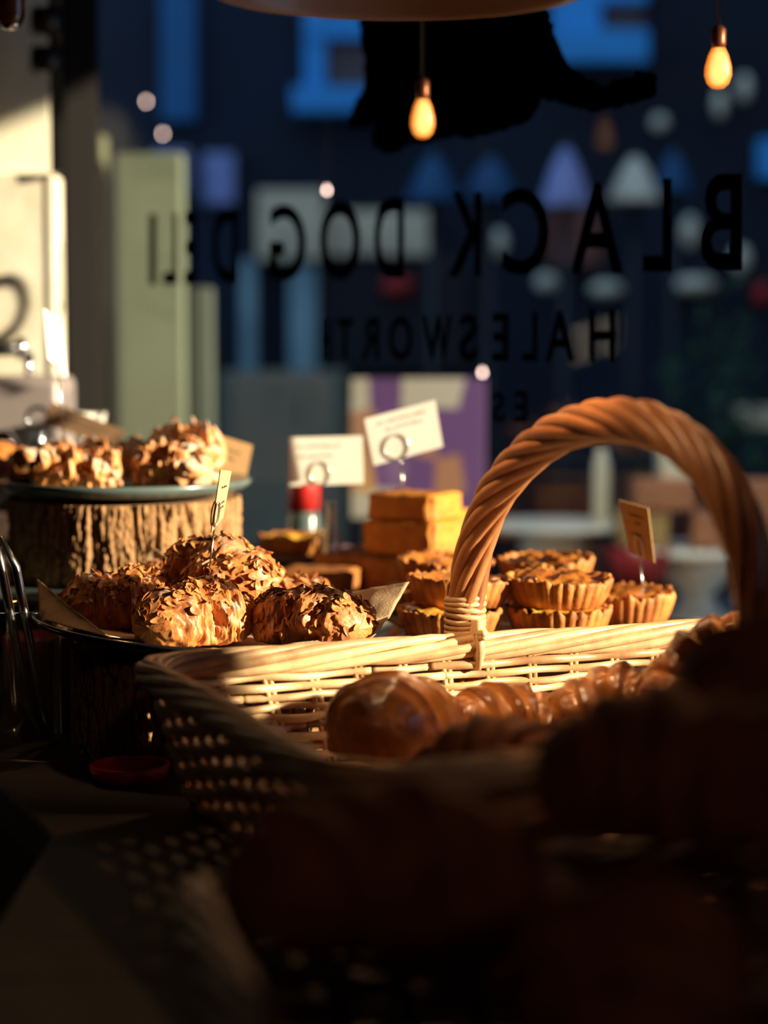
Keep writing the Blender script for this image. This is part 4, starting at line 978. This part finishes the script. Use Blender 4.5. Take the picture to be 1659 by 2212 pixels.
for k in range(140):
    d = Vector((rn.gauss(0, 1), rn.gauss(0, 1), rn.gauss(0, 1.6))) * .07; c_ = Vector((0, 0, at(1550, 850, 5.0).z + .1)) + d; n_ = Vector((rn.gauss(0, 1), rn.gauss(0, 1), rn.gauss(0, 1))).normalized(); u_ = n_.orthogonal().normalized(); v_ = n_.cross(u_)
    lm.add([c_ - u_ * .03, c_ + v_ * .012, c_ + u_ * .03, c_ - v_ * .012, c_ + n_ * .004], [(0, 1, 4), (1, 2, 4), (2, 3, 4), (3, 0, 4)])
lv = lm.build('leaves', leafm, t, smooth=False)
MB().tube([(0, 0, .3), (.01, 0, .8), (0, 0, at(1550, 850, 5.0).z + .1)], .012, 8).build('stem', M['counter'], t)
MB().lathe([(0, 0), (.13, 0), (.17, .32), (.15, .32), (.12, .25), (0, .25)], 28).build('pot', terra, t)

# ------------------------------------------------------------ light
SUNH = Vector((.945, -.325, 0)).normalized(); EL = R_(14)
to_sun = Vector((SUNH.x * math.cos(EL), SUNH.y * math.cos(EL), math.sin(EL)))
sl = bpy.data.lights.new('sun', 'SUN'); sl.energy = 17; sl.color = (1.0, .78, .53); sl.angle = R_(1.0)
so = bpy.data.objects.new('sun', sl); COL.objects.link(so); so.rotation_euler = (-to_sun).to_track_quat('-Z', 'Y').to_euler(); so.location = to_sun * 5
def point(loc, e, col, r=.03):
    l = bpy.data.lights.new('lamp', 'POINT'); l.energy = e; l.color = col; l.shadow_soft_size = r; o_ = bpy.data.objects.new('lamp', l); COL.objects.link(o_); o_.location = loc
def spot(name, loc, aim, e, col, size, blend, r=.02):
    l = bpy.data.lights.new(name, 'SPOT'); l.energy = e; l.color = col; l.shadow_soft_size = r; l.spot_size = R_(size); l.spot_blend = blend
    o_ = bpy.data.objects.new(name, l); COL.objects.link(o_); o_.location = loc; o_.rotation_euler = (Vector(loc) - Vector(aim)).to_track_quat('Z', 'Y').to_euler()
spot('bulb_light', (at(913, 215, 2.42).x, 2.42, at(913, 300, 2.42).z - .03), (-.02, 1.95, 1.0), 3.0, (1, .50, .20), 70, .6)
spot('left_fill', (-.405, 2.20, 1.50), (-.26, 2.10, 1.02), 1.6, (1, .52, .22), 50, .7)  # warm fill added for the plate's left side; the amber pendant is unlit
spot('handle_bulb_light', (at(1552, 193, 2.2).x, 2.2, at(1552, 193, 2.2).z - .03), (.20, 1.66, 1.20), 3, (1, .50, .20), 46, .7)
spot('croissant_fill', (.013, 1.70, 1.612), (.17, 1.82, 1.0), 15, (1, .60, .28), 46, .8)  # fill added to brighten the basket croissants; the lampshade is not lit
spot('handle_fill', (.013, 1.70, 1.605), (.26, 1.52, 1.12), 5, (1, .58, .27), 50, .8)  # second added fill, for the right side of the handle
spot('stand_fill', (.50, 3.12, 2.02), (.46, 3.85, .92), 27,  # fill added without any fixture, to brighten the white stands outside
      (1, .97, .84), 62, .8)
spot('front_fill', (.5, -.6, 2.3), (.1, 1.4, 1.0), 4.5, (1, .58, .42), 90, .6, .08)  # unseen fill added behind the camera to lift the dark foreground
w = bpy.data.worlds.new('world'); SC.world = w; w.use_nodes = True
bg = w.node_tree.nodes['Background']; bg.inputs[0].default_value = (.38, .60, 1.0, 1); bg.inputs[1].default_value = .95

cam = bpy.data.cameras.new('camera'); co = bpy.data.objects.new('camera', cam); COL.objects.link(co); SC.camera = co
cam.sensor_fit = 'VERTICAL'; cam.sensor_height = 36; cam.sensor_width = 27; cam.lens = F / 2212 * 36
co.location = CAM; co.rotation_euler = (PI / 2 - TH, 0, 0)
cam.dof.use_dof = True; cam.dof.focus_distance = 1.99; cam.dof.aperture_fstop = 2.15; cam.dof.aperture_blades = 0
cam.clip_start = .05
SC.view_settings.view_transform = 'Standard'; SC.view_settings.look = 'None'; SC.view_settings.gamma = 1; SC.view_settings.use_curve_mapping = False
SC.view_settings.exposure = 0
SC.cycles.use_denoising = True
SC.cycles.transparent_max_bounces = 16
